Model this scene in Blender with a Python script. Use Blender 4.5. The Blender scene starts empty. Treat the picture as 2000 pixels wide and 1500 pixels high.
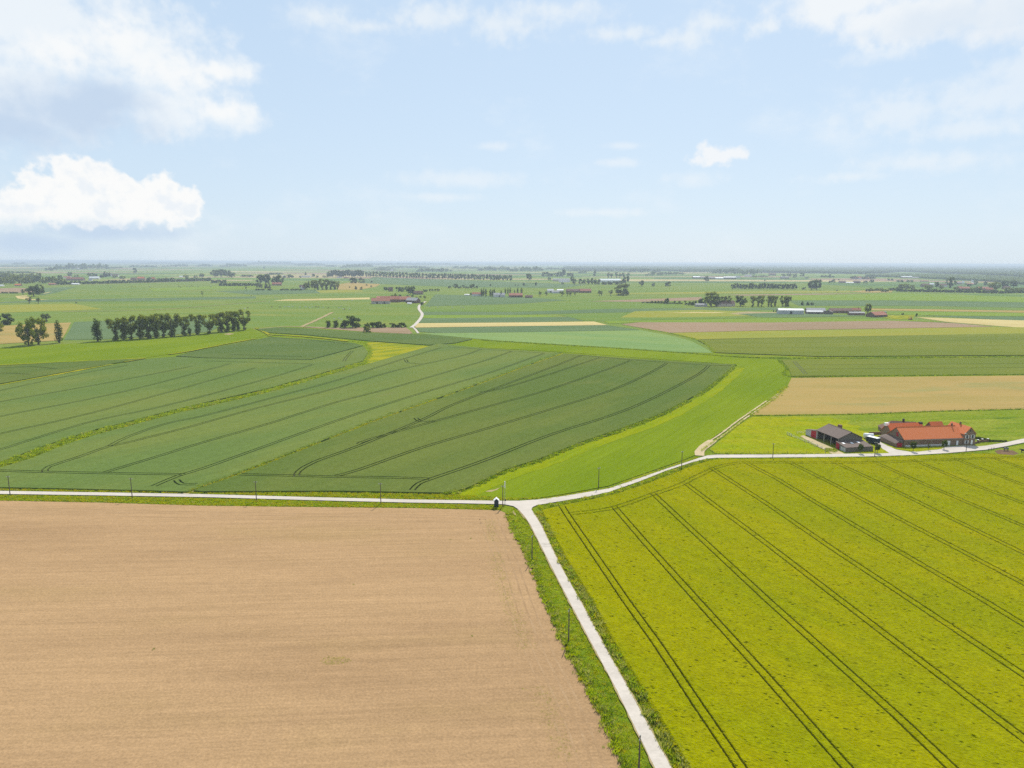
import bpy, bmesh, math, random
import numpy as np
from mathutils import Vector, Matrix, noise as mnoise
from mathutils.geometry import delaunay_2d_cdt
R = math.radians
rng = np.random.default_rng(7)
random.seed(7)
S = bpy.context.scene
C = S.collection

# ------------------------------------------------------------------ camera
F, IW, IH, CAMH = 1376.0, 2000.0, 1500.0, 80.0
ROLL = math.atan2(8.0, 2000.0)
PITCH = math.atan((750 - 512) / F)
cr, sr, cp, sp = math.cos(ROLL), math.sin(ROLL), math.cos(PITCH), math.sin(PITCH)
cam_d = bpy.data.cameras.new('camera')
cam = bpy.data.objects.new('camera', cam_d)
C.objects.link(cam)
cam_d.sensor_width = 36.0
cam_d.lens = F / IW * 36.0
cam_d.clip_start = 0.5
cam_d.clip_end = 150000.0
X, Y = Vector((1, 0, 0)), Vector((0, sp, cp))
Rv, Uv, Bv = X * cr + Y * sr, Y * cr - X * sr, Vector((0, -cp, sp))
m = Matrix((Rv, Uv, Bv)).transposed().to_4x4()
m.translation = (0, 0, CAMH)
cam.matrix_world = m
S.camera = cam

def ray(px, py):
    """direction of sight through a point of the 2000 x 1500 photograph (used to survey the ground)"""
    d = Rv * (px - 1000) + Uv * (750 - py) - Bv * F
    return d
def at(px, py, z=0.0):
    d = ray(px, py)
    t = (z - CAMH) / d.z
    return Vector((d.x * t, d.y * t, z))
def hgt(px, base, top):
    p = at(px, base); d = ray(px, top)
    return CAMH + d.z / math.hypot(d.x, d.y) * math.hypot(p.x, p.y)

# ------------------------------------------------------------------ sun, sky, exposure
SUN_EL, SUN_AZ = R(47), R(16)          # azimuth measured from +Y towards +X
sun_d = bpy.data.lights.new('sun', 'SUN')
sun_d.energy = 4.6; sun_d.angle = R(0.55); sun_d.color = (1.0, 0.95, 0.87)
sun = bpy.data.objects.new('sun', sun_d); C.objects.link(sun)
sdir = Vector((math.sin(SUN_AZ) * math.cos(SUN_EL), math.cos(SUN_AZ) * math.cos(SUN_EL), math.sin(SUN_EL)))
sun.rotation_euler = sdir.to_track_quat('Z', 'Y').to_euler()
sun.location = sdir * 200

S.view_settings.view_transform = 'Standard'
S.view_settings.look = 'None'
S.view_settings.gamma = 1.0
S.view_settings.exposure = 0.25
S.view_settings.use_curve_mapping = False
S.cycles.use_denoising = False
S.cycles.volume_bounces = 0
S.cycles.max_bounces = 6
S.cycles.transparent_max_bounces = 8

class N:
    """small node-tree helper"""
    def __init__(s, tree): s.t = tree
    def __call__(s, typ, **kw):
        n = s.t.nodes.new(typ)
        for k, v in kw.items():
            if k.startswith('i_'):
                key = k[2:]; key = int(key) if key.isdigit() else key.replace('_', ' ')
                s.put(n.inputs[key], v)
            else: setattr(n, k, v)
        return n
    def put(s, sock, v):
        if isinstance(v, bpy.types.NodeSocket): s.t.links.new(v, sock)
        elif isinstance(v, bpy.types.Node): s.t.links.new(v.outputs[0], sock)
        else: sock.default_value = v
    def math(s, op, a, b=0.0, c=None, clamp=False):
        n = s.t.nodes.new('ShaderNodeMath'); n.operation = op; n.use_clamp = clamp
        s.put(n.inputs[0], a); s.put(n.inputs[1], b)
        if c is not None: s.put(n.inputs[2], c)
        return n.outputs[0]
    def mix(s, f, a, b, mode='MIX'):
        n = s.t.nodes.new('ShaderNodeMix'); n.data_type = 'RGBA'; n.blend_type = mode
        s.put(n.inputs[0], f); s.put(n.inputs[6], a); s.put(n.inputs[7], b)
        return n.outputs[2]
    def noise(s, vec, scale, detail=3, rough=0.5):
        n = s('ShaderNodeTexNoise', i_Scale=scale, i_Detail=detail, i_Roughness=rough)
        s.put(n.inputs['Vector'], vec); return n.outputs[0]
    def step(s, v, a, b):
        n = s('ShaderNodeMapRange', interpolation_type='SMOOTHSTEP')
        s.put(n.inputs[0], v); s.put(n.inputs[1], a); s.put(n.inputs[2], b); return n.outputs[0]
    def lin(s, v, a, b, c, d):
        n = s('ShaderNodeMapRange'); s.put(n.inputs[0], v)
        for i, q in enumerate((a, b, c, d)): n.inputs[i + 1].default_value = q
        return n.outputs[0]
def rgb(r, g, b): return (r, g, b, 1.0)
def srgb(r, g, b, k=1.0):
    f = lambda c: ((c / 255 + 0.055) / 1.055) ** 2.4 if c > 10 else c / 255 / 12.92
    return (f(r) * k, f(g) * k, f(b) * k, 1.0)

world = bpy.data.worlds.new('World'); S.world = world; world.use_nodes = True
wt = world.node_tree; wt.nodes.clear(); w = N(wt)
sky = w('ShaderNodeTexSky', sky_type='NISHITA', sun_disc=False)
sky.sun_elevation = SUN_EL; sky.sun_rotation = SUN_AZ
sky.altitude = 0; sky.air_density = 1.0; sky.dust_density = 1.0; sky.ozone_density = 1.0
tc = w('ShaderNodeTexCoord')
sep = w('ShaderNodeSeparateXYZ', i_0=tc.outputs['Generated'])
az = w.math('MULTIPLY', w.math('ARCTAN2', sep.outputs[0], sep.outputs[1]), 180 / math.pi)
el = w.math('MULTIPLY', w.math('ARCSINE', sep.outputs[2]), 180 / math.pi)
comb = w('ShaderNodeCombineXYZ'); w.put(comb.inputs[0], az); w.put(comb.inputs[1], el)
P = comb.outputs[0]
def azel(px, py):
    d = ray(px, py).normalized()
    return math.degrees(math.atan2(d.x, d.y)), math.degrees(math.asin(d.z))
def lift(px, py, el0=0): return azel(px, py)
stretch = w('ShaderNodeVectorMath', operation='MULTIPLY'); w.put(stretch.inputs[0], P); stretch.inputs[1].default_value = (0.6, 1.0, 1.0)
n_puff = w.noise(P, 0.42, 9, 0.56)
n_fine = w.noise(P, 1.0, 6, 0.5)
n_mix = w.math('ADD', w.math('MULTIPLY', n_puff, 0.55), w.math('MULTIPLY', n_fine, 0.45))
n_wisp = w.noise(stretch.outputs[0], 0.16, 10, 0.62)
def blobs(lst):
    acc = None
    for px, py, rx, ry in lst:
        a, e = azel(px, py)
        k = 26.5 / 640 * 1.0                      # degrees per photograph pixel, roughly
        ra, re = rx * k, ry * k
        v = w('ShaderNodeVectorMath', operation='MULTIPLY_ADD')
        w.put(v.inputs[0], P); v.inputs[1].default_value = (1 / ra, 1 / re, 0); v.inputs[2].default_value = (-a / ra, -e / re, 0)
        l = w('ShaderNodeVectorMath', operation='LENGTH'); w.put(l.inputs[0], v.outputs[0])
        q = l.outputs['Value']
        acc = q if acc is None else w.math('SMOOTH_MIN', acc, q, 0.12)
    return w.math('SUBTRACT', 1.0, acc)
def puff(lst, amp, lo, hi, op, nz):
    f = w.math('MULTIPLY_ADD', w.math('SUBTRACT', nz, 0.5), amp, blobs(lst))
    return w.math('MULTIPLY', w.step(f, lo, hi), op)
# strength of the air's own colour; a thin veil whitens it evenly all round, more towards the horizon
base = w.mix(1.0, sky.outputs[0], rgb(0.105, 0.105, 0.105), 'MULTIPLY')
zen = w.math('POWER', w.math('ABSOLUTE', sep.outputs[2]), 0.6, clamp=True)
col = w.mix(0.86, base, w.mix(zen, rgb(0.585, 0.70, 0.80), rgb(0.375, 0.535, 0.75)))
WHITE, SHADE = rgb(0.80, 0.81, 0.80), rgb(0.46, 0.57, 0.715)
def layer(col, a, c): return w.mix(a, col, c)
# wisps everywhere
col = layer(col, w.math('MULTIPLY', w.step(n_wisp, 0.5, 0.78), 0.5), rgb(0.737, 0.784, 0.820))
# fair-weather cloud beyond the part in view, of the same kind
out = w.math('MAXIMUM', w.step(w.math('ABSOLUTE', az), 42.0, 60.0), w.step(el, 24.0, 34.0))
n_out = w.noise(tc.outputs['Generated'], 3.2, 9, 0.55)
col = layer(col, w.math('MULTIPLY', w.math('MULTIPLY', w.step(n_out, 0.52, 0.62), out), 0.75), rgb(0.761, 0.784, 0.796))
# the banks in view
big = [(60, 60, 280, 140), (250, 90, 170, 120), (330, 140, 140, 75), (430, 138, 100, 34), (430, 225, 115, 36), (330, 210, 150, 60), (60, 190, 190, 90), (-100, 120, 220, 160)]
col = layer(col, puff(big, 2.2, 0.0, 0.85, 0.86, n_mix), rgb(0.745, 0.785, 0.815))
col = layer(col, puff([(130, 215, 190, 66), (20, 250, 150, 50), (200, 195, 130, 46)], 1.2, 0.05, 0.9, 0.9, n_puff), SHADE)
col = layer(col, puff([(310, 125, 80, 34), (360, 145, 70, 30), (240, 80, 70, 40), (120, 95, 80, 34), (430, 140, 60, 18), (440, 215, 70, 22)], 1.8, 0.0, 1.0, 0.7, n_fine), rgb(0.82, 0.825, 0.82))
cum = [(150, 365, 62, 56), (105, 385, 62, 55), (60, 402, 52, 45), (200, 365, 50, 46), (238, 390, 52, 46), (318, 390, 52, 50), (350, 402, 44, 44), (280, 405, 56, 40), (15, 425, 60, 38), (-40, 420, 60, 45), (190, 415, 130, 32)]
cumf = w.math('MULTIPLY_ADD', w.math('SUBTRACT', n_fine, 0.5), 1.15, blobs(cum))
a0, e0 = azel(200, 437)
base_cut = w.step(w.math('ADD', el, w.math('MULTIPLY', w.math('SUBTRACT', n_fine, 0.5), 2.2)), e0 - 0.9, e0 + 0.6)
col = layer(col, puff([(210, 452, 180, 26), (60, 475, 110, 30)], 0.8, 0.05, 0.9, 0.75, n_puff), SHADE)
col = layer(col, w.math('MULTIPLY', w.math('MULTIPLY', w.step(cumf, 0.04, 0.34), base_cut), 0.96), rgb(0.825, 0.825, 0.815))
inner = w.math('MULTIPLY', w.step(n_mix, 0.48, 0.62), w.step(cumf, 0.2, 0.6))
col = layer(col, w.math('MULTIPLY', w.math('MULTIPLY', inner, base_cut), 0.55), rgb(0.64, 0.71, 0.785))
top = [(640, 32, 95, 30), (720, 52, 90, 20), (850, 30, 150, 44), (980, 45, 150, 44), (1090, 22, 140, 32), (1215, 66, 120, 22), (1330, 76, 95, 24), (1392, 42, 75, 34), (1495, 50, 46, 24), (1290, 82, 80, 16)]
col = layer(col, puff(top, 2.6, 0.1, 1.1, 0.68, n_mix), rgb(0.735, 0.775, 0.80))
tr = [(1640, 5, 160, 62), (1800, 30, 200, 62), (1980, 20, 160, 64), (1700, 40, 80, 36)]
col = layer(col, puff(tr, 1.8, 0.1, 0.8, 0.85, n_mix), rgb(0.78, 0.80, 0.81))
col = layer(col, puff([(1860, 40, 170, 46), (2000, 20, 130, 60)], 1.0, 0.1, 0.9, 0.7, n_puff), rgb(0.60, 0.68, 0.77))
rt = [(1760, 222, 170, 48), (1910, 195, 180, 60), (1985, 140, 120, 42), (1900, 250, 160, 28), (1730, 106, 110, 22), (1800, 318, 170, 30), (1660, 345, 130, 18)]
col = layer(col, puff(rt, 2.4, 0.1, 1.0, 0.55, n_mix), rgb(0.74, 0.78, 0.81))
col = layer(col, puff([(1400, 305, 66, 26), (1385, 296, 40, 22), (1432, 300, 36, 20)], 1.7, 0.15, 0.75, 0.85, n_fine), rgb(0.79, 0.80, 0.81))
col = layer(col, puff([(1355, 348, 70, 24), (1215, 285, 65, 11), (1205, 318, 70, 14), (968, 286, 50, 14), (900, 350, 200, 26), (860, 385, 120, 14), (1180, 415, 140, 14)], 2.0, 0.1, 1.0, 0.45, n_mix), rgb(0.76, 0.79, 0.81))
bg = w('ShaderNodeBackground', i_Strength=1.0); w.put(bg.inputs[0], col)
wo = w('ShaderNodeOutputWorld'); wt.links.new(bg.outputs[0], wo.inputs[0])
world.cycles.sampling_method = 'MANUAL'; world.cycles.sample_map_resolution = 512

# ------------------------------------------------------------------ helpers
def tag(o, label=None, cat=None, group=None, kind=None):
    if label: o['label'] = label
    if cat: o['category'] = cat
    if group: o['group'] = group
    if kind: o['kind'] = kind
    return o
def mesh_np(name, verts, faces, mats, mi=None, smooth=False):
    verts = np.asarray(verts, dtype=np.float32); faces = np.asarray(faces, dtype=np.int32)
    me = bpy.data.meshes.new(name)
    k = faces.shape[1]
    me.vertices.add(len(verts)); me.vertices.foreach_set('co', verts.ravel())
    me.loops.add(faces.size); me.loops.foreach_set('vertex_index', faces.ravel())
    me.polygons.add(len(faces)); me.polygons.foreach_set('loop_start', np.arange(0, faces.size, k, dtype=np.int32))
    me.polygons.foreach_set('loop_total', np.full(len(faces), k, dtype=np.int32))
    if mi is not None: me.polygons.foreach_set('material_index', np.asarray(mi, dtype=np.int32))
    me.polygons.foreach_set('use_smooth', np.full(len(faces), smooth, dtype=bool))
    for q in mats: me.materials.append(q)
    me.update(calc_edges=True)
    return me
def link(name, me, parent=None, loc=None):
    o = bpy.data.objects.new(name, me); C.objects.link(o)
    if parent is not None: o.parent = parent
    if loc is not None: o.location = loc
    return o
def empty(name, loc, rz=0.0):
    o = bpy.data.objects.new(name, None); C.objects.link(o)
    o.location = loc; o.rotation_euler = (0, 0, rz); o.empty_display_size = 0.5
    return o
class MB:
    """collects boxes, bars and prisms into one mesh"""
    def __init__(s): s.v = []; s.f = []; s.m = []
    def add(s, vs, fs, m=0):
        b = len(s.v); s.v += [tuple(q) for q in vs]; s.f += [tuple(b + i for i in f) for f in fs]; s.m += [m] * len(fs)
    def box(s, x0, x1, y0, y1, z0, z1, m=0):
        s.add([(x0, y0, z0), (x1, y0, z0), (x1, y1, z0), (x0, y1, z0), (x0, y0, z1), (x1, y0, z1), (x1, y1, z1), (x0, y1, z1)],
              [(3, 2, 1, 0), (4, 5, 6, 7), (0, 1, 5, 4), (1, 2, 6, 5), (2, 3, 7, 6), (3, 0, 4, 7)], m)
    def tube(s, pts, rad, n=6, m=0, caps=True):
        pts = [Vector(p) for p in pts]; rad = rad if isinstance(rad, (list, tuple)) else [rad] * len(pts)
        rings = []
        for i, p in enumerate(pts):
            d = (pts[min(i + 1, len(pts) - 1)] - pts[max(i - 1, 0)]).normalized()
            a = d.orthogonal().normalized(); b = d.cross(a)
            rings.append([p + (a * math.cos(2 * math.pi * k / n) + b * math.sin(2 * math.pi * k / n)) * rad[i] for k in range(n)])
        vs = [q for r_ in rings for q in r_]; fs = []
        for i in range(len(pts) - 1):
            for k in range(n):
                fs.append((i * n + k, i * n + (k + 1) % n, (i + 1) * n + (k + 1) % n, (i + 1) * n + k))
        if caps: fs += [tuple(range(n - 1, -1, -1)), tuple((len(pts) - 1) * n + k for k in range(n))]
        s.add(vs, fs, m)
    def prism(s, prof, x0, x1, m=0):
        """profile in (y, z) swept along x"""
        n = len(prof)
        s.add([(x0, y, z) for y, z in prof] + [(x1, y, z) for y, z in prof],
              [tuple(range(n - 1, -1, -1)), tuple(range(n, 2 * n))] + [(i, (i + 1) % n, n + (i + 1) % n, n + i) for i in range(n)], m)
    def mesh(s, name, mats):
        me = bpy.data.meshes.new(name); me.from_pydata(s.v, [], s.f)
        for q in (mats if isinstance(mats, (list, tuple)) else [mats]): me.materials.append(q)
        me.polygons.foreach_set('material_index', s.m)
        bm = bmesh.new(); bm.from_mesh(me); bmesh.ops.recalc_face_normals(bm, faces=bm.faces); bm.to_mesh(me); bm.free()
        return me
    def build(s, name, mats, parent=None, loc=None): return link(name, s.mesh(name, mats), parent, loc)

def smooth_line(pts, step=6.0):
    """Catmull-Rom through ground points, resampled"""
    pts = [Vector((p[0], p[1])) for p in pts]
    if len(pts) < 3:
        return pts
    q = [pts[0] * 2 - pts[1]] + pts + [pts[-1] * 2 - pts[-2]]
    out = []
    for i in range(1, len(q) - 2):
        a, b, c, d = q[i - 1:i + 3]
        n = max(2, min(14, int((c - b).length / step)))
        for k in range(n):
            t = k / n
            out.append(0.5 * ((2 * b) + (c - a) * t + (2 * a - 5 * b + 4 * c - d) * t * t + (3 * b - a - 3 * c + d) * t ** 3))
    out.append(pts[-1])
    return out
def offset(line, d):
    out = []
    for i, p in enumerate(line):
        t = line[min(i + 1, len(line) - 1)] - line[max(i - 1, 0)]
        n = Vector((-t.y, t.x)); n.normalize()
        dd = d[i] if isinstance(d, list) else d
        out.append(p + n * dd)
    return out
G2 = lambda lst: [Vector(at(*p)[:2]) for p in lst]

# ------------------------------------------------------------------ materials
def new_mat(name):
    mt = bpy.data.materials.new(name); mt.use_nodes = True
    t = mt.node_tree; t.nodes.clear(); n = N(t)
    out = n('ShaderNodeOutputMaterial'); return mt, n, out
def field_mat(name, c1, c2, patch=40.0, grain=0.7, gcon=0.3, row=None, bump=0.4, spots=None, third=None, grain2=None, edge=(0.38, 0.62), row2=None):
    mt, n, out = new_mat(name)
    pos = n('ShaderNodeNewGeometry').outputs['Position']
    rot = n('ShaderNodeMapping', vector_type='POINT'); n.put(rot.inputs[0], pos)
    ang = row[0] if row else 0.0
    rot.inputs['Rotation'].default_value = (0, 0, -ang)
    st = n('ShaderNodeVectorMath', operation='MULTIPLY'); n.put(st.inputs[0], rot.outputs[0]); st.inputs[1].default_value = (0.35, 1, 1)
    big = n.noise(st.outputs[0], 1 / patch, 5, 0.6)
    col = n.mix(n.step(big, *edge), c1, c2)
    if third:                                         # (colour, patch, lo, hi)
        t3 = n.noise(st.outputs[0], 1 / third[1], 4, 0.6)
        col = n.mix(n.step(t3, third[2], third[3]), col, third[0])
    for rw in (row, row2):
        if not rw: continue
        rot2 = n('ShaderNodeMapping', vector_type='POINT'); n.put(rot2.inputs[0], pos); rot2.inputs['Rotation'].default_value = (0, 0, -rw[0])
        s2 = n('ShaderNodeVectorMath', operation='MULTIPLY'); n.put(s2.inputs[0], rot2.outputs[0]); s2.inputs[1].default_value = (0.03, 1, 1)
        rn = n.noise(s2.outputs[0], 1 / rw[1], 3, 0.6)
        k = n.lin(rn, 0.3, 0.7, 1 - rw[2], 1 + rw[2])
        col = n.mix(1.0, col, n('ShaderNodeCombineXYZ', i_0=k, i_1=k, i_2=k).outputs[0], 'MULTIPLY')
    g = n.noise(pos, 1 / grain, 4, 0.65)
    k = n.lin(g, 0.28, 0.72, 1 - gcon, 1 + gcon)
    col = n.mix(1.0, col, n('ShaderNodeCombineXYZ', i_0=k, i_1=k, i_2=k).outputs[0], 'MULTIPLY')
    if grain2:
        g2 = n.noise(pos, 1 / grain2[0], 3, 0.6)
        k = n.lin(g2, 0.3, 0.7, 1 - grain2[1], 1 + grain2[1])
        col = n.mix(1.0, col, n('ShaderNodeCombineXYZ', i_0=k, i_1=k, i_2=k).outputs[0], 'MULTIPLY')
    if spots:                                          # (colour, size, threshold)
        sn = n.noise(pos, 1 / spots[1], 3, 0.6)
        col = n.mix(n.step(sn, spots[2], spots[2] + 0.07), col, spots[0])
    bs = n('ShaderNodeBsdfPrincipled', i_Roughness=0.95)
    bs.inputs['Specular IOR Level'].default_value = 0.0
    n.put(bs.inputs['Base Color'], col)
    if bump:
        b = n('ShaderNodeBump', i_Strength=bump, i_Distance=0.25 * grain); n.put(b.inputs['Height'], g); n.put(bs.inputs['Normal'], b.outputs[0])
    n.t.links.new(bs.outputs[0], out.inputs[0])
    return mt
def plain(name, c, rough=0.8, var=0.12, scale=1.5, streak=None, metal=0.0, c2=None, vary_obj=0.0):
    mt, n, out = new_mat(name)
    tcn = n('ShaderNodeTexCoord')
    vec = tcn.outputs['Object']
    if streak:
        s2 = n('ShaderNodeVectorMath', operation='MULTIPLY'); n.put(s2.inputs[0], vec); s2.inputs[1].default_value = streak; vec = s2.outputs[0]
    g = n.noise(vec, scale, 5, 0.6)
    k = n.lin(g, 0.3, 0.7, 1 - var, 1 + var)
    col = n.mix(n.step(g, 0.4, 0.65), c, c2) if c2 else n.mix(0.0, c, c)
    col = n.mix(1.0, col, n('ShaderNodeCombineXYZ', i_0=k, i_1=k, i_2=k).outputs[0], 'MULTIPLY')
    bs = n('ShaderNodeBsdfPrincipled', i_Roughness=rough, i_Metallic=metal)
    bs.inputs['Specular IOR Level'].default_value = 0.25
    n.put(bs.inputs['Base Color'], col)
    n.t.links.new(bs.outputs[0], out.inputs[0]); return mt
def leaf_mat(name, c1, c2, trans=0.35, scale=0.25, tcol=None):
    mt, n, out = new_mat(name)
    pos = n('ShaderNodeNewGeometry').outputs['Position']
    g = n.noise(pos, scale, 3, 0.6)
    rnd = n('ShaderNodeObjectInfo').outputs['Random']
    f = n.math('ADD', n.step(g, 0.35, 0.65), n.math('MULTIPLY', n.math('SUBTRACT', rnd, 0.5), 0.5), clamp=True)
    col = n.mix(f, c1, c2)
    d = n('ShaderNodeBsdfDiffuse'); n.put(d.inputs[0], col)
    t = n('ShaderNodeBsdfTranslucent'); n.put(t.inputs[0], n.mix(1.0, col, tcol or rgb(1.25, 1.2, 0.55), 'MULTIPLY'))
    ms = n('ShaderNodeMixShader', i_0=trans); n.put(ms.inputs[1], d.outputs[0]); n.put(ms.inputs[2], t.outputs[0])
    n.t.links.new(ms.outputs[0], out.inputs[0]); return mt

M = {}
M['soil'] = field_mat('pale_dry_soil', rgb(0.345, 0.220, 0.112), rgb(0.275, 0.172, 0.088), 75, 0.5, 0.2, (R(4), 0.9, 0.085), 0.7,
                      third=(rgb(0.305, 0.20, 0.092), 30, 0.5, 0.8), grain2=(2.5, 0.05), row2=(R(3), 3.2, 0.06), edge=(0.42, 0.7))
M['grass'] = field_mat('meadow_grass', rgb(0.098, 0.155, 0.010), rgb(0.165, 0.195, 0.010), 22, 0.8, 0.3, None, 0.6, third=(rgb(0.20, 0.19, 0.022), 14, 0.56, 0.74), grain2=(3, 0.12))
M['pasture'] = field_mat('far_pasture', rgb(0.120, 0.180, 0.033), rgb(0.158, 0.196, 0.035), 90, 6, 0.1, (R(8), 25, 0.06), 0, third=(rgb(0.20, 0.21, 0.045), 60, 0.55, 0.75))
M['lime'] = field_mat('lime_pasture', rgb(0.19, 0.228, 0.004), rgb(0.235, 0.24, 0.005), 18, 0.9, 0.25, None, 0.5, third=(rgb(0.255, 0.235, 0.04), 22, 0.58, 0.75), grain2=(4, 0.12))
M['rough_pasture'] = field_mat('rough_pasture', rgb(0.135, 0.185, 0.012), rgb(0.19, 0.215, 0.022), 12, 1.2, 0.3, (R(5), 4, 0.12), 0.5, third=(rgb(0.085, 0.14, 0.012), 9, 0.58, 0.7))
M['mown'] = field_mat('mown_grass_ley', rgb(0.120, 0.172, 0.006), rgb(0.148, 0.195, 0.007), 60, 0.9, 0.18, (R(57), 2.2, 0.09), 0.4)
M['mown_edge'] = field_mat('bright_ley_margin', rgb(0.195, 0.222, 0.003), rgb(0.165, 0.21, 0.005), 10, 0.8, 0.2, (R(57), 2.0, 0.08), 0.4)
M['wheat'] = field_mat('green_wheat', rgb(0.083, 0.119, 0.025), rgb(0.108, 0.134, 0.028), 60, 0.55, 0.24, (R(58), 2.6, 0.05), 0.5, grain2=(2.4, 0.07), third=(rgb(0.135, 0.145, 0.036), 45, 0.6, 0.8))
M['wheat_light'] = field_mat('light_wheat', rgb(0.100, 0.144, 0.035), rgb(0.130, 0.160, 0.036), 70, 0.6, 0.22, (R(58), 3.0, 0.05), 0.5, grain2=(3, 0.07), third=(rgb(0.15, 0.155, 0.045), 40, 0.6, 0.8))
M['wheat_blue'] = field_mat('blue_green_wheat', rgb(0.095, 0.143, 0.062), rgb(0.112, 0.158, 0.066), 80, 1.2, 0.14, (R(10), 5, 0.06), 0.3)
M['wheat_silver'] = field_mat('silvery_barley', rgb(0.15, 0.23, 0.075), rgb(0.18, 0.245, 0.075), 60, 2, 0.1, (R(-20), 5, 0.07), 0.3)
M['wheat_deep'] = field_mat('deep_green_wheat', rgb(0.078, 0.118, 0.030), rgb(0.095, 0.13, 0.033), 60, 0.8, 0.2, (R(20), 3.5, 0.06), 0.4)
M['wheat_olive'] = field_mat('olive_wheat', rgb(0.122, 0.148, 0.022), rgb(0.145, 0.162, 0.024), 80, 0.9, 0.14, (R(0), 4, 0.07), 0.4)
M['barley'] = field_mat('ripening_barley', rgb(0.212, 0.205, 0.0008), rgb(0.182, 0.192, 0.0010), 26, 0.55, 0.18, (R(-52), 1.2, 0.06), 0.4, grain2=(2.2, 0.09), third=(rgb(0.232, 0.212, 0.0008), 17, 0.56, 0.74))
M['trampled'] = plain('trampled_track', rgb(0.045, 0.052, 0.012), 0.95, 0.3, 0.8)
M['straw'] = field_mat('pale_straw', rgb(0.40, 0.315, 0.125), rgb(0.46, 0.37, 0.16), 60, 2, 0.08, (R(3), 6, 0.05), 0.2)
M['fallow'] = field_mat('pinkish_soil', rgb(0.275, 0.19, 0.118), rgb(0.24, 0.17, 0.10), 60, 1.2, 0.08, (R(2), 5, 0.07), 0.3)
M['fallow2'] = field_mat('beige_seedbed', rgb(0.325, 0.228, 0.078), rgb(0.285, 0.215, 0.068), 40, 0.8, 0.12, (R(2), 3, 0.06), 0.4, third=(rgb(0.235, 0.215, 0.075), 35, 0.52, 0.72))
M['yellowgreen'] = field_mat('yellow_green_crop', rgb(0.235, 0.225, 0.032), rgb(0.21, 0.225, 0.035), 60, 2, 0.08, (R(2), 6, 0.06), 0.2)
M['rape'] = field_mat('yellow_flowering_weeds', rgb(0.265, 0.245, 0.008), rgb(0.165, 0.195, 0.012), 14, 1.5, 0.14, (R(50), 6, 0.1), 0.3)
M['bright'] = field_mat('bright_grass_strip', rgb(0.145, 0.215, 0.026), rgb(0.165, 0.22, 0.026), 60, 2, 0.1, (R(3), 6, 0.07), 0.2)
M['mid'] = field_mat('mid_green_crop', rgb(0.118, 0.18, 0.034), rgb(0.138, 0.19, 0.036), 60, 2, 0.1, (R(3), 8, 0.07), 0.2)
M['road'] = field_mat('pale_concrete', rgb(0.50, 0.445, 0.38), rgb(0.445, 0.395, 0.335), 7, 0.5, 0.09, None, 0.15, third=(rgb(0.36, 0.32, 0.265), 2.5, 0.58, 0.78))
M['dirt'] = field_mat('dusty_track', rgb(0.46, 0.36, 0.22), rgb(0.40, 0.33, 0.18), 5, 0.6, 0.15, None, 0.3)
M['bare'] = field_mat('bare_patch', rgb(0.34, 0.26, 0.15), rgb(0.28, 0.23, 0.10), 4, 0.6, 0.15, None, 0.3)
M['churned'] = field_mat('churned_soil', rgb(0.16, 0.10, 0.062), rgb(0.13, 0.09, 0.045), 3, 0.5, 0.3, None, 0.6)

# the wide plain: a patchwork of small far fields
def plain_mat():
    mt, n, out = new_mat('far_farmland')
    pos = n('ShaderNodeNewGeometry').outputs['Position']
    mp = n('ShaderNodeMapping'); n.put(mp.inputs[0], pos); mp.inputs['Rotation'].default_value = (0, 0, R(7)); mp.inputs['Scale'].default_value = (1 / 620, 1 / 330, 0)
    v = n('ShaderNodeTexVoronoi', voronoi_dimensions='2D', distance='CHEBYCHEV', feature='F1', i_Scale=1.0); n.put(v.inputs['Vector'], mp.outputs[0])
    sx = n('ShaderNodeSeparateColor'); n.put(sx.inputs[0], v.outputs['Color'])
    rp = n('ShaderNodeValToRGB'); n.put(rp.inputs[0], sx.outputs[0]); r = rp.color_ramp; r.interpolation = 'CONSTANT'
    cols = [(0, (0.11, 0.17, 0.04)), (0.18, (0.14, 0.20, 0.035)), (0.34, (0.09, 0.145, 0.05)), (0.5, (0.16, 0.215, 0.045)), (0.64, (0.20, 0.22, 0.05)), (0.74, (0.30, 0.25, 0.12)), (0.80, (0.26, 0.18, 0.12)), (0.87, (0.12, 0.19, 0.03)), (0.96, (0.38, 0.31, 0.15))]
    while len(r.elements) < len(cols): r.elements.new(0.5)
    for e, (p_, c_) in zip(r.elements, cols): e.position = p_; e.color = (*c_, 1)
    g = n.noise(pos, 1 / 60, 4, 0.6); k = n.lin(g, 0.3, 0.7, 0.88, 1.12)
    col = n.mix(1.0, rp.outputs[0], n('ShaderNodeCombineXYZ', i_0=k, i_1=k, i_2=k).outputs[0], 'MULTIPLY')
    bs = n('ShaderNodeBsdfDiffuse'); n.put(bs.inputs[0], col); n.t.links.new(bs.outputs[0], out.inputs[0]); return mt
M['plain'] = plain_mat()

L = 46000.0
me = bpy.data.meshes.new('ground'); me.from_pydata([(-L, -4000, -0.35), (L, -4000, -0.35), (L, L, -0.35), (-L, L, -0.35)], [], [(0, 1, 2, 3)]); me.materials.append(M['plain'])
tag(link('ground', me), kind='structure')

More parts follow.
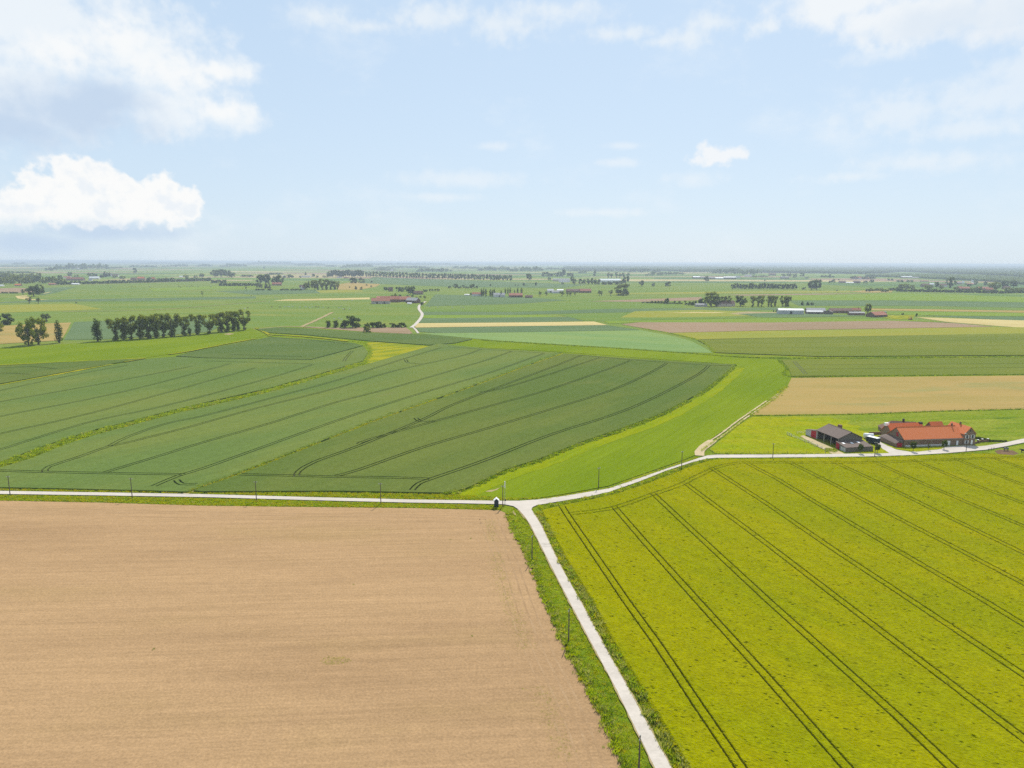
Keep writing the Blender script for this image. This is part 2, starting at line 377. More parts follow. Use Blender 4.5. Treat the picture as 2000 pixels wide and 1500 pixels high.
layer_z = [0.0]
def sheet(name, pts, mat, z=None, px=True, label=None):
    if z is None:
        layer_z[0] += 0.004; z = 0.004 + layer_z[0]
    g = G2(pts) if px else [Vector(p[:2]) for p in pts]
    bm = bmesh.new()
    vs = [bm.verts.new((p.x, p.y, z)) for p in g]
    f = bm.faces.new(vs)
    bmesh.ops.triangulate(bm, faces=[f]); bmesh.ops.recalc_face_normals(bm, faces=bm.faces)
    if bm.faces and sum(q.normal.z for q in bm.faces) < 0: bmesh.ops.reverse_faces(bm, faces=bm.faces)
    me = bpy.data.meshes.new(name); bm.to_mesh(me); bm.free(); me.materials.append(mat)
    return tag(link(name, me), label, None, None, 'structure')
def ribbon(name, pts, width, mat, z, px=True, jit=0.0, step=4.0, kind='structure', label=None):
    line = smooth_line(G2(pts) if px else pts, step)
    w2 = [width / 2 * (1 + jit * random.uniform(-1, 1)) for _ in line]
    w3 = [width / 2 * (1 + jit * random.uniform(-1, 1)) for _ in line]
    a, b = offset(line, w2), offset(line, [-q for q in w3])
    vs = [(p.x, p.y, z) for p in a] + [(p.x, p.y, z) for p in b]; n = len(a)
    me = bpy.data.meshes.new(name); me.from_pydata(vs, [], [(n + i, n + i + 1, i + 1, i) for i in range(n - 1)]); me.materials.append(mat)
    return tag(link(name, me), label, None, None, kind)

def crop_sheet(name, poly, tracks, h, mat, gauge=1.9, width=0.68, label=None):
    """a standing crop: raised sheet with its own sides, wheel tracks cut down to the soil"""
    g = G2(poly); verts = list(g); faces = [list(range(len(g)))]
    for tr_ in tracks:
        line = smooth_line(G2(tr_), 5.0)
        for s_ in (-1, 1):
            a = offset(line, s_ * gauge / 2 - width / 2); b = offset(line, s_ * gauge / 2 + width / 2)
            i0 = len(verts)
            for p, q in zip(a, b): verts += [p, q]
            for i in range(len(a) - 1): faces.append([i0 + 2 * i, i0 + 2 * i + 1, i0 + 2 * i + 3, i0 + 2 * i + 2])
    def ccw(f):
        a = sum(verts[f[i]].cross(verts[f[(i + 1) % len(f)]]) for i in range(len(f)))
        return f if a > 0 else f[::-1]
    faces = [ccw(f) for f in faces]
    vo, eo, fo, ov, oe, of = delaunay_2d_cdt(verts, [], faces, 1, 1e-4, True)
    z0 = 0.05
    V, Fc, mi = [], [], []; top, bot = {}, {}
    def vt(d, i, z):
        if i not in d: d[i] = len(V); V.append((vo[i].x, vo[i].y, z))
        return d[i]
    edges = {}
    for f, ids in zip(fo, of):
        if 0 not in ids: continue
        crop = len(ids) == 1
        f = list(f)
        if (vo[f[1]] - vo[f[0]]).cross(vo[f[2]] - vo[f[0]]) < 0: f.reverse()
        Fc.append([vt(top if crop else bot, i, h if crop else z0) for i in f]); mi.append(0 if crop else 1)
        if crop:
            for i in range(3):
                e = (f[i], f[(i + 1) % 3]); edges[e] = 1
    for a, b in list(edges):
        if (b, a) not in edges:
            q = [vt(bot, a, z0), vt(bot, b, z0), vt(top, b, h), vt(top, a, h)]
            Fc.append(q[:3]); mi.append(0); Fc.append([q[0], q[2], q[3]]); mi.append(0)
    return tag(link(name, mesh_np(name, V, Fc, [mat, M['trampled']], mi)), label, None, None, 'structure')

# ------------------------------------------------------------------ land
def rect(name, x0, x1, y0, y1, z, mat):
    me = bpy.data.meshes.new(name); me.from_pydata([(x0, y0, z), (x1, y0, z), (x1, y1, z), (x0, y1, z)], [], [(0, 1, 2, 3)]); me.materials.append(mat)
    return tag(link(name, me), kind='structure')
rect('pasture', -3200, 1200, 640, 2900, -0.1, M['pasture'])
rect('grassland', -700, 900, -120, 640, 0.0, M['grass'])
sheet('grassland', [(-300, 700), (0, 680), (200, 667), (300, 660), (420, 650), (495, 641), (545, 637), (800, 652), (1000, 668), (1400, 690), (1520, 703), (2400, 700), (2400, 760), (900, 760), (-300, 760)], M['mown'])

# fields of the middle distance and beyond, far ones first
FIELDS = [
 ('pasture', [(-60, 566), (30, 562), (120, 566), (60, 571), (-60, 574)], 'fallow'),
 ('wheat_field', [(85, 562), (150, 560), (112, 571), (80, 577)], 'wheat_blue'),
 ('wheat_field', [(-80, 594), (100, 585), (300, 582), (500, 579), (500, 583), (300, 588), (120, 589), (0, 592)], 'wheat_blue'),
 ('hay_patch', [(30, 578), (52, 577), (62, 584), (95, 585), (60, 586), (34, 583)], 'straw'),
 ('hay_patch', [(84, 573), (102, 569), (95, 571.5), (86, 573.5)], 'straw'),
 ('meadow_field', [(-60, 597), (140, 592.5), (203, 604), (0, 611), (-60, 613)], 'yellowgreen'),
 ('stubble_field', [(290, 563), (520, 556), (520, 560), (300, 569)], 'bright'),
 ('wheat_field', [(420, 569), (500, 566), (618, 567), (626, 572.5), (500, 576)], 'wheat_blue'),
 ('yellow_field', [(617, 567.5), (650, 566), (707, 567), (709, 570), (626, 572.5)], 'yellowgreen'),
 ('straw_field', [(532, 587.5), (560, 584.5), (722, 581), (722, 584.5), (600, 587)], 'straw'),
 ('fallow_field', [(655, 556), (690, 551), (745, 553), (735, 560), (700, 566), (660, 566)], 'fallow2'),
 ('wheat_field', [(730, 541), (1000, 551), (1150, 556), (1100, 562), (900, 561), (700, 553)], 'wheat_blue'),
 ('wheat_field', [(838, 588), (850, 575), (1000, 579), (1106, 586), (1060, 590), (1000, 594), (830, 598.3)], 'wheat_blue'),
 ('meadow_field', [(828, 599), (1000, 594.5), (1100, 591), (1250, 592), (1330, 594), (1330, 601), (1000, 609), (824, 609)], 'mid'),
 ('crop_strip', [(823, 609), (1000, 609.5), (1200, 603), (1520, 601), (1520, 605), (1160, 611), (1000, 615), (825, 615)], 'wheat_blue'),
 ('meadow_strip', [(825, 615.2), (1060, 615), (1110, 623), (826, 621)], 'bright'),
 ('wheat_field', [(826, 621.3), (1112, 619), (1140, 627), (1000, 629.5), (815, 630.5)], 'wheat_blue'),
 ('wheat_field', [(1090, 614), (1230, 612), (1520, 620), (1175, 627), (1142, 626.5)], 'mid'),
 ('rough_pasture', [(1212, 620), (1240, 608), (1370, 605), (1520, 611), (1520, 616), (1300, 620)], 'yellowgreen'),
 ('bare_ground', [(1300, 611), (1350, 609.5), (1420, 610), (1400, 611.5)], 'straw'),
 ('bare_ground', [(1425, 612), (1460, 608.5), (1520, 610), (1510, 614.5), (1440, 614.5)], 'bare'),
 ('fallow_field', [(1150, 588.5), (1280, 583.5), (1370, 580), (1372, 586), (1250, 589.5)], 'fallow'),
 ('yellow_strip', [(1170, 574), (1300, 570.5), (1660, 567.5), (1660, 571), (1300, 574.5)], 'yellowgreen'),
 ('fallow_strip', [(1420, 575.5), (1600, 573.5), (1700, 573), (1600, 575.5), (1450, 577.5)], 'fallow'),
 ('bright_strip', [(1500, 578), (1760, 572.5), (2200, 586), (2200, 593), (1750, 586.5), (1540, 586.5)], 'bright'),
 ('crop_strip', [(1540, 587), (1750, 587), (2200, 594), (2200, 604), (1760, 597), (1560, 597.5)], 'wheat_blue'),
 ('bright_strip', [(1700, 598), (2200, 605), (2200, 609), (1700, 602)], 'mid'),
 ('fallow_strip', [(1700, 602.5), (2200, 609.5), (2200, 614), (1700, 606)], 'fallow2'),
 ('bright_strip', [(1700, 612), (1850, 609), (2200, 614.5), (2200, 620), (1800, 616)], 'bright'),
 ('crop_strip', [(1800, 616.5), (2200, 620.5), (2200, 633), (1980, 626)], 'wheat_blue'),
 ('wheat_field', [(1440, 613), (1520, 611), (1700, 617), (1520, 620.5), (1480, 619)], 'wheat_blue'),
 ('fallow_patch', [(1655, 569.5), (1690, 567), (1745, 568), (1740, 571), (1690, 571.5)], 'fallow2'),
 ('rape_patch', [(1718, 618), (1745, 615.8), (1787, 615.5), (1782, 624), (1735, 623)], 'rape'),
 ('green_strip', [(1178, 627), (1520, 621), (1780, 625), (1860, 630), (1740, 626.5), (1500, 630), (1250, 629.5), (1190, 632)], 'bright'),
 ('fallow_field', [(1213, 633.5), (1250, 629.5), (1500, 630), (1740, 626.5), (1860, 631), (1940, 638), (1500, 645.5), (1307, 650), (1255, 641)], 'fallow'),
 ('straw_field', [(1787, 619.5), (2000, 626), (2300, 634), (2300, 652), (2000, 640.5), (1925, 635), (1850, 629)], 'straw'),
 ('yellow_strip', [(1307, 650.3), (1500, 646), (1940, 638.3), (2300, 646), (2300, 650), (2000, 651.5), (1500, 660), (1362, 663)], 'yellowgreen'),
 ('straw_field', [(812, 631.5), (1000, 630), (1160, 628), (1187, 635), (1000, 637.3), (811, 640)], 'straw'),
 ('wheat_field', [(811, 640.5), (1000, 637.6), (1187, 635.3), (1250, 644.6), (1175, 646), (1000, 649), (850, 650.5), (821, 648)], 'wheat_blue'),
 ('fallow_field', [(588, 639.5), (640, 640), (792, 639.5), (800, 645), (806, 651), (800, 652.3), (715, 648.5), (650, 643)], 'fallow'),
 ('bare_field', [(-200, 650), (0, 637), (60, 633), (139, 630), (126, 655), (118, 665), (0, 672), (-200, 684)], 'fallow2'),
 ('wheat_field', [(145, 629), (250, 625), (400, 622), (425, 640), (410, 648), (300, 657), (200, 663), (125, 664)], 'wheat_blue'),
 ('meadow', [(-400, 705), (0, 681), (200, 669), (300, 662), (420, 652), (498, 642), (520, 655), (500, 661), (375, 685.5), (285, 699), (0, 713), (-400, 735)], 'mown'),
 ('silver_field', [(822, 652), (850, 650.8), (1000, 649.3), (1175, 646.3), (1250, 645), (1307, 655), (1350, 666), (1394, 690), (1300, 687), (1150, 676.5), (1000, 667.5), (937, 662.5)], 'wheat_silver'),
]
for nm, pts, mt in FIELDS: sheet(nm, pts, M[mt])
sheet('wheat_field', [(1362, 664.5), (1500, 661), (2000, 652.2), (2400, 647), (2400, 692), (2000, 694.5), (1600, 697), (1425, 690.5), (1397, 689.5), (1382, 676)], M['wheat_olive'], z=0.55)
sheet('wheat_field', [(1526, 703.5), (2000, 699.5), (2400, 697), (2400, 728), (2000, 732), (1546, 735.5), (1540, 720)], M['wheat_olive'], z=0.5)
for pts in ([(1551, 707), (1574, 732)],): 
    for d in (-1, 1): ribbon('wheel_track', offset(G2(pts), d), 0.6, M['trampled'], 0.56, px=False)
for pts in ([(1585, 714), (2000, 711)], [(1570, 722), (2000, 719)], [(1480, 672), (2000, 663)], [(1440, 681), (2000, 675)]):
    ribbon('wheel_track', pts, 0.8, M['wheat'], 0.58)
sheet('seedbed_field', [(1546, 738.5), (2000, 733.8), (2400, 730), (2400, 797), (2000, 799.5), (1837, 803), (1675, 809), (1468, 811.5), (1515, 775), (1537, 757)], M['fallow2'])
sheet('farm_pasture', [(1470, 814), (1675, 811), (1837, 805), (2000, 801), (2400, 798), (2400, 846), (2000, 857), (1926, 872), (1720, 888), (1650, 887), (1500, 888), (1398, 887), (1385, 878), (1440, 832)], M['rough_pasture'])
sheet('farm_pasture', [(1470, 814.5), (1500, 814), (1530, 816), (1552, 813.5), (1590, 817), (1618, 815), (1634, 820), (1662, 822), (1655, 829), (1681, 833), (1676, 840), (1702, 846), (1720, 853), (1640, 886.5), (1500, 887.5), (1400, 886.5), (1388, 878), (1440, 833)], M['lime'])

# ley that curls round the wheat
sheet('mown_field', [(895, 677), (907, 672.5), (940, 665.5), (1050, 672.5), (1200, 681), (1350, 691.5), (1450, 699.5), (1518, 703), (1535, 718), (1541, 735), (1533, 755), (1511, 776), (1462, 810), (1400, 850), (1358, 880), (1361, 888), (1335, 899), (1248, 929), (1188, 950), (1100, 966), (1060, 972.5), (1000, 975.5), (880, 975), (905, 960), (987, 922), (1050, 902), (1137, 868), (1200, 846), (1285, 814), (1370, 769), (1407, 741), (1438, 712.5), (1230, 698), (1100, 688)], M['mown'])
E_ = [(897, 966), (987, 924), (1050, 904), (1137, 870), (1200, 848), (1285, 816), (1370, 771), (1407, 742), (1438, 714)]
ribbon('field_margin', [(x + 9, y + 5) for x, y in E_], 7.0, M['mown_edge'], 0.245, jit=0.15)

# dirt track with two ruts
TR = [(1367, 890), (1368, 882), (1376, 873), (1416, 845), (1447, 821), (1473, 803), (1496, 787), (1518, 771)]
tl = smooth_line(G2(TR), 3)
ribbon('dirt_track', [(1367, 891), (1367, 883), (1374, 874.5), (1392, 861)], 4.0, M['dirt'], 0.246, jit=0.12)
for d in (-0.95, 0.95): ribbon('dirt_track', offset(tl[:int(len(tl) * 0.86)], d), 0.95, M['dirt'], 0.25, px=False, jit=0.3)

# concrete lanes
ROAD_TOP = [(-500, 947), (-200, 955), (0, 960), (200, 963), (400, 966.5), (600, 972), (800, 976.8), (900, 978.2), (985, 979.5), (1015, 979.3), (1050, 977), (1100, 970.3), (1190, 955), (1250, 934.5), (1300, 917), (1340, 904), (1362, 896.5), (1382, 890.5), (1400, 889), (1500, 888.8), (1600, 888), (1655, 887.3), (1700, 886.6), (1760, 885), (1810, 881), (1850, 877.5), (1925, 871.5), (1962, 865.5), (2000, 857.3), (2100, 838), (2200, 824)]
ROAD_BOT = [(2200, 830), (2100, 845.5), (2000, 865.3), (1960, 873.5), (1925, 879.5), (1850, 886), (1780, 890), (1700, 892.5), (1600, 894), (1500, 894.6), (1400, 895.3), (1380, 897), (1350, 904.5), (1300, 921), (1250, 941), (1190, 962), (1150, 971), (1100, 979.5), (1072, 984), (1048, 988.2), (1040, 992), (1038, 996), (1042, 1003), (1056, 1025), (1091, 1100), (1137, 1182), (1179, 1261), (1224, 1341), (1310, 1500), (1365, 1605), (1450, 1770), (1418, 1770), (1332, 1605), (1278, 1500), (1200, 1341), (1157, 1261), (1115, 1182), (1075, 1104), (1036, 1026), (1025, 1010), (1013, 996.5), (1003, 990), (985, 986.3), (900, 984.3), (800, 983), (600, 978), (400, 972.3), (200, 969), (0, 966), (-200, 961), (-500, 953)]
sheet('road', ROAD_TOP + ROAD_BOT, M['road'], z=0.27)
sheet('farm_yard', [(1722, 888.5), (1726, 880), (1714, 868), (1707, 862), (1713, 859), (1722, 866), (1750, 879), (1790, 885.5), (1830, 880), (1846, 873.5), (1880, 871.3), (1902, 871), (1912, 873.8), (1850, 880), (1780, 888), (1740, 890)], M['road'], z=0.266)
sheet('farm_track', [(1563, 853), (1569, 851), (1610, 868), (1652, 888.6), (1630, 890), (1600, 874)], M['dirt'], z=0.262)
ribbon('field_entrance', [(362, 966), (372, 962), (380, 957)], 2.2, M['dirt'], 0.268)
ribbon('road', [(831, 589), (820, 596), (818.5, 604), (824.5, 613), (821.5, 622), (812, 633), (803, 640)], 4.6, M['road'], 0.25, step=10)
ribbon('road', [(806, 639), (811, 643), (817, 651)], 2.6, M['road'], 0.255, step=10)
for pts, wd in (([(495, 643), (560, 638), (640, 640)], 5), ([(590, 638), (625, 622), (650, 610)], 5), ([(120, 609), (320, 604), (520, 588)], 4), ([(0, 559.5), (150, 556.5), (400, 549)], 7), ([(715, 541.5), (860, 546), (1000, 549.5)], 6)):
    ribbon('farm_track', pts, wd, M['bare'] if wd != 6 else M['wheat'], 0.24, step=20, jit=0.3)

# standing wheat with wheel tracks
W1 = [(880, 966), (660, 962), (395, 963), (378, 961), (478, 926), (617, 871), (739, 823), (827, 792), (927, 756), (1027, 718), (1103, 691.5), (1225, 701), (1350, 709), (1437, 713), (1407, 739), (1370, 767), (1325, 792), (1285, 812), (1210, 840), (1137, 865), (1050, 900), (987, 920), (915, 955)]
T1 = [[(805, 961), (818, 948), (847, 937), (950, 901), (1075, 852), (1200, 811.5), (1275, 780), (1350, 741), (1375, 724.5), (1384, 716)],
      [(655, 933), (700, 921), (825, 877), (950, 840), (1075, 802), (1200, 762), (1275, 727), (1302, 711)],
      [(700, 870), (725, 860), (850, 825), (950, 797), (1075, 762), (1200, 718), (1232, 705.5)],
      [(580, 933), (583, 924), (615, 905), (700, 874), (825, 822), (875, 797), (950, 767), (1075, 720), (1137, 695)],
      [(935, 768), (975, 762), (1075, 732), (1150, 707), (1172, 700)],
      [(812, 819), (822, 826), (850, 825)],
      [(470, 930), (580, 932.5), (650, 934.5), (760, 936), (840, 938.5)],
      [(1137, 695), (1172, 699), (1240, 705), (1305, 709.5), (1382, 715), (1428, 716)]]
W2 = [(366, 964), (300, 961.5), (100, 957), (-60, 954), (-250, 949), (-180, 930), (0, 917), (62, 898), (125, 872), (187, 852), (250, 835), (350, 808), (400, 797.5), (525, 768), (650, 732), (722, 711.5), (838, 677.5), (856, 672.5), (900, 677), (950, 682), (1098, 690.5), (1023, 717), (923, 755), (823, 791), (735, 821.5), (613, 869.5), (473, 924.5)]
T2 = [[(300, 953), (350, 932), (400, 917), (525, 872), (650, 827), (775, 785), (900, 747), (950, 732), (1062, 692)],
      [(205, 926), (300, 897), (400, 866), (525, 830), (650, 790), (775, 757), (900, 720), (950, 705), (1000, 687.5)],
      [(88, 925), (95, 915), (150, 897), (212, 875), (250, 867), (375, 835), (500, 800), (650, 762), (775, 725), (900, 697), (940, 683.5)],
      [(212, 875), (250, 856), (325, 830), (400, 814), (525, 781), (650, 747), (750, 715), (790, 702), (862, 680.5)],
      [(792, 704), (798, 710.5), (825, 712.5)],
      [(-60, 921), (0, 922.5), (85, 925), (205, 927.5), (360, 930)],
      [(875, 679), (940, 683.3), (1000, 687.3), (1065, 691)], [(345, 941), (355, 949), (385, 949)]]
W3 = [(-250, 963), (0, 905.5), (62, 882), (125, 860), (187, 841), (250, 826), (350, 800), (400, 788), (525, 760), (650, 724), (708, 706.5), (719, 690), (711, 677.5), (607, 704.5), (400, 701), (342, 698), (285, 702.5), (222, 714), (0, 755), (-250, 800)]
T3 = [[(-100, 788), (0, 765), (150, 733), (250, 715)], [(-100, 808), (0, 787), (125, 765), (250, 742), (375, 717)], [(-100, 838), (0, 816), (250, 765), (450, 712)],
      [(-100, 876), (0, 850), (125, 822), (250, 790), (500, 720)], [(-60, 898), (0, 881), (175, 827), (300, 800), (400, 775), (537, 737), (612, 713.5)],
      [(672, 707.5), (676, 700), (688, 687)], [(400, 706.5), (500, 709.5), (610, 712.5)]]
W3A = [(529, 659), (640, 666), (690, 671), (709, 676), (606, 703.5), (400, 700), (344, 696.5), (375, 688)]
T4 = [[(530, 660.5), (600, 665), (684, 673.5)], [(450, 694), (520, 696), (590, 698)]]
W4 = [(-250, 729), (0, 716), (150, 708), (278, 701.5), (220, 711.5), (0, 751), (-250, 796)]
T5 = [[(0, 720), (60, 718), (110, 722)], [(-100, 735), (0, 730.5), (60, 733)]]
W6 = [(500, 643.5), (540, 640), (600, 642.5), (725, 651), (820, 654), (922, 663.5), (888, 671), (838, 675), (725, 667), (600, 655), (525, 650.5)]
for nm, poly, tr_, mt, h in (('wheat_field', W1, T1, 'wheat', 0.72), ('wheat_field', W2, T2, 'wheat_light', 0.72), ('wheat_field', W3, T3, 'wheat_light', 0.7),
                             ('wheat_field', W3A, T4, 'wheat_deep', 0.7), ('wheat_field', W4, T5, 'wheat', 0.7), ('wheat_field', W6, [], 'wheat_deep', 0.7)):
    crop_sheet(nm, poly, tr_, h, M[mt])
sheet('flower_meadow', [(716, 671), (724, 667.5), (820, 675), (838, 677), (722, 711), (712, 707), (724, 690)], M['rape'])
for pts, wd in (([(-100, 774), (0, 753.5), (110, 733), (220, 712.5)], 3.2), ([(243, 708), (262, 704.5), (285, 700.5)], 2.6), ([(-100, 719), (0, 714), (150, 706.5), (285, 700.3)], 3.0),
                ([(330, 693), (375, 685.8), (440, 673), (500, 662)], 3.0), ([(525, 654), (600, 658.5), (680, 667)], 5.5), ([(500, 641), (520, 651), (528, 657)], 4)):
    ribbon('flowering_margin', pts, wd, M['rape'], 0.6, jit=0.35)

# ripening barley in the foreground: relief with wheel tracks
BT = [[(1099, 995), (1112, 1015), (1224, 1180), (1283, 1262), (1361, 1380), (1441, 1498)], [(1201, 995), (1261, 1065), (1434, 1258), (1500, 1331), (1648, 1500)],
      [(1277, 969), (1333, 1022), (1500, 1178), (1755, 1408), (1851, 1500)], [(1342, 950), (1500, 1068), (1645, 1180), (1757, 1266), (2000, 1450)],
      [(1392, 919), (1424, 940), (1500, 989), (1632, 1080), (1783, 1180), (2000, 1325)], [(1465, 911), (1520, 940), (1590, 983), (1752, 1079), (1925, 1180), (2000, 1226)],
      [(1548, 909), (1628, 949), (1752, 1015), (1877, 1080), (2000, 1145)], [(1637, 909), (1725, 950), (1845, 1010), (2000, 1085)], [(1720, 911), (1812, 952), (2000, 1032)],
      [(1795, 906), (1875, 940), (2000, 987)], [(1870, 901), (2000, 951)], [(1950, 901), (2000, 919)]]
BHEAD = [(1117, 1007), (1195, 997), (1272, 970), (1330, 950), (1392, 919), (1447, 907), (1550, 907), (1630, 907), (1717, 906), (1795, 903), (1870, 900.5), (2000, 895), (2200, 886)]
BPOLY = [(1056, 999), (1100, 989), (1150, 979), (1200, 968), (1260, 948), (1310, 929), (1352, 912), (1384, 902), (1410, 899.5), (1500, 898.5), (1600, 898), (1700, 896.5), (1800, 892.5), (1900, 888.5), (1935, 888), (1980, 892), (2040, 884), (2300, 862), (3000, 1000), (3000, 1770), (1480, 1770), (1340, 1500), (1246, 1340), (1197, 1260), (1156, 1180), (1107, 1100), (1075, 1040)]
def barley():
    th = R(-81.2); U_ = np.array([math.cos(th), math.sin(th)]); V_ = np.array([-U_[1], U_[0]])     # along / across the drilling (V_ to the right)
    lines = []
    for t in BT:
        g = np.array([at(*p)[:2] for p in t]); u, v = g @ U_, g @ V_
        u = np.r_[u, u[-1] + 200]; v = np.r_[v, v[-1] + (v[-1] - v[0]) * 0.4]; u = np.r_[u[0] - 60, u]; v = np.r_[v[0], v]
        lines.append((u, v))
    us = [-300.0]
    while us[-1] < -70: us.append(us[-1] + max(0.28, -us[-1] / 200 * 0.36))
    us = np.array(us)
    cen = np.stack([np.interp(us, u, v) for u, v in lines], 1)
    cen = np.concatenate([cen[:, :1] - 17.2, cen, cen[:, -1:] + 17.2, cen[:, -1:] + 34.4], 1)
    prof = [-1.36, -1.16, -1.06, -0.95, -0.84, -0.74, -0.5, -0.25, 0, 0.25, 0.5, 0.74, 0.84, 0.95, 1.06, 1.16, 1.36]
    low = [0, 0.15, 1, 1, 1, 0.15, 0, 0, 0, 0, 0, 0.15, 1, 1, 1, 0.15, 0]
    cols, lo = [], []
    for k in range(cen.shape[1]):
        first, last = k == 0, k >= cen.shape[1] - 2
        for o, q in zip(prof, low): cols.append(cen[:, k] + o); lo.append(0 if first else q)
        if k < cen.shape[1] - 1:
            n_ = 40
            for i in range(1, n_): cols.append(cen[:, k] + 1.36 + (cen[:, k + 1] - cen[:, k] - 2.72) * i / n_); lo.append(0)
    VV = np.stack(cols, 1); LO = np.broadcast_to(np.array(lo)[None, :], VV.shape).copy()
    starts = np.array([-1e3] + [u[1] - 1.0 for u, v in lines] + [1e3, 1e3]); own = np.repeat(np.arange(cen.shape[1]), len(prof) + 39)[:VV.shape[1]]
    LO = LO * (us[:, None] > starts[own][None, :])
    UU = np.broadcast_to(us[:, None], VV.shape)
    free = LO == 0
    UU = UU + rng.uniform(-0.1, 0.1, VV.shape); VV = VV + np.where(free, rng.uniform(-0.1, 0.1, VV.shape), rng.normal(0, 0.03, VV.shape))
    XX = UU * U_[0] + VV * V_[0]; YY = UU * U_[1] + VV * V_[1]
    poly = np.array([at(*p)[:2] for p in BPOLY])
    inside = np.zeros(XX.shape, bool); dist = np.full(XX.shape, 1e9)
    def segd(a, b):
        ab = b - a; t = np.clip(((XX - a[0]) * ab[0] + (YY - a[1]) * ab[1]) / (ab @ ab), 0, 1)
        return np.hypot(XX - a[0] - t * ab[0], YY - a[1] - t * ab[1])
    for i in range(len(poly)):
        a, b = poly[i], poly[(i + 1) % len(poly)]
        dist = np.minimum(dist, segd(a, b))
        c = (a[1] > YY) != (b[1] > YY)
        inside ^= c & (XX < (b[0] - a[0]) * (YY - a[1]) / (b[1] - a[1] + 1e-12) + a[0])
    sd = np.where(inside, dist, -dist)
    td = np.full(XX.shape, 1e9)
    line = smooth_line(G2(BHEAD), 12)
    for s_ in (-1.0, 1.0):
        o = [np.array(q) for q in offset(line, s_)]
        for a, b in zip(o[:-1], o[1:]): td = np.minimum(td, segd(a, b))
    sm = lambda v, a, b: np.clip((v - a) / (b - a), 0, 1)
    wob = rng.normal(0, 0.05, XX.shape)
    Z = 0.74 + rng.normal(0, 0.032, XX.shape)
    clump_ = np.array([[mnoise.noise(Vector((x * 0.35, y * 0.35, 1.7))) for x, y in zip(XX[i, ::4], YY[i, ::4])] for i in range(0, XX.shape[0], 4)])
    cl = np.repeat(np.repeat(clump_, 4, 0), 4, 1)[:XX.shape[0], :XX.shape[1]]
    thin = rng.random(XX.shape) < 0.004 + 0.03 * np.clip(cl, 0, 1)              # thin places where one sees down between the ears
    Z = np.where(thin, Z - rng.uniform(0.1, 0.32, XX.shape), Z)
    Z = Z - LO * (0.52 + rng.normal(0, 0.03, XX.shape))
    Z = np.minimum(Z, 0.42 + 0.9 * sm(td + wob, 0.12, 0.5))
    Z = np.where(sd < 0.4, np.minimum(Z, 0.3 + sd * 1.0 + wob), Z)
    Z = np.maximum(Z, -0.2)
    ny, nx = XX.shape
    idx = np.arange(ny * nx).reshape(ny, nx)
    f = np.stack([idx[:-1, :-1], idx[1:, :-1], idx[1:, 1:], idx[:-1, 1:]], -1).reshape(-1, 4)
    vis = (sd > -1.0) & (XX < 34 + 0.80 * YY)                                  # up to a step beyond what is in view
    f = f[vis.ravel()[f].all(1)]
    soil = (LO.ravel()[f].min(1) > 0.5) 
    used, inv = np.unique(f.ravel(), return_inverse=True)
    V = np.stack([XX.ravel(), YY.ravel(), Z.ravel()], -1)[used]
    me = mesh_np('barley_field', V, inv.reshape(-1, 4), [M['barley'], M['trampled']], soil.astype(np.int32))
    if sum(me.polygons[i].normal.z for i in range(0, len(me.polygons), 997)) < 0: me.flip_normals()
    return tag(link('barley_field', me), kind='structure')
barley()

# bare arable field in front
SOIL = [(-900, 940), (-400, 962), (-100, 974), (0, 978), (200, 982), (400, 988), (600, 990.5), (800, 992.5), (975, 997), (990, 1003), (1000, 1030), (1034, 1100), (1065, 1180), (1102, 1260), (1145, 1340), (1184, 1420), (1217, 1500), (1265, 1605), (1330, 1770), (-900, 1770)]
sheet('arable_field', SOIL, M['soil'], z=0.06)
M['soil_track'] = field_mat('wheel_marked_soil', rgb(0.285, 0.18, 0.092), rgb(0.33, 0.215, 0.115), 6, 0.4, 0.2, None, 0.5)
ET = [(981, 1012), (990, 1035), (1022, 1100), (1052, 1180), (1088, 1262), (1130, 1342), (1168, 1420), (1200, 1500), (1248, 1605)]
for d, w_ in ((1.5, .45), (3.3, .45), (5.4, .35), (7.2, .35)): ribbon('wheel_track', offset(smooth_line(G2(ET), 4), -d), w_, M['soil_track'], 0.066, px=False, jit=0.5)
for y0 in (6.0, 8.2, 11.5): ribbon('wheel_track', [Vector((at(x, y).x, at(x, y).y - y0)) for x, y in ((-200, 971), (200, 983), (600, 991), (800, 993), (950, 997))], 0.4, M['soil_track'], 0.066, px=False, jit=0.5)
for e in ([(1041, 1001), (1057, 1025), (1091.5, 1100), (1137.5, 1182), (1179.5, 1261), (1225, 1341), (1311, 1500), (1366, 1605)], [(1012, 996.5), (1024, 1010), (1035, 1026), (1074, 1104), (1114, 1182), (1156, 1261), (1199, 1341), (1277, 1500), (1331, 1605)]):
    ribbon('road_shoulder', e, 0.35, M['bare'], 0.262, jit=0.8, step=1.2)
sheet('cow_paddock', [(1918, 884), (1938, 880), (2000, 868), (2300, 832), (2300, 858), (2040, 882), (1985, 890), (1940, 886)], M['rough_pasture'], z=0.08)
sheet('churned_soil', [(1942, 881), (1952, 878.5), (1978, 880), (1990, 886), (1975, 890.5), (1950, 888)], M['churned'], z=0.10)

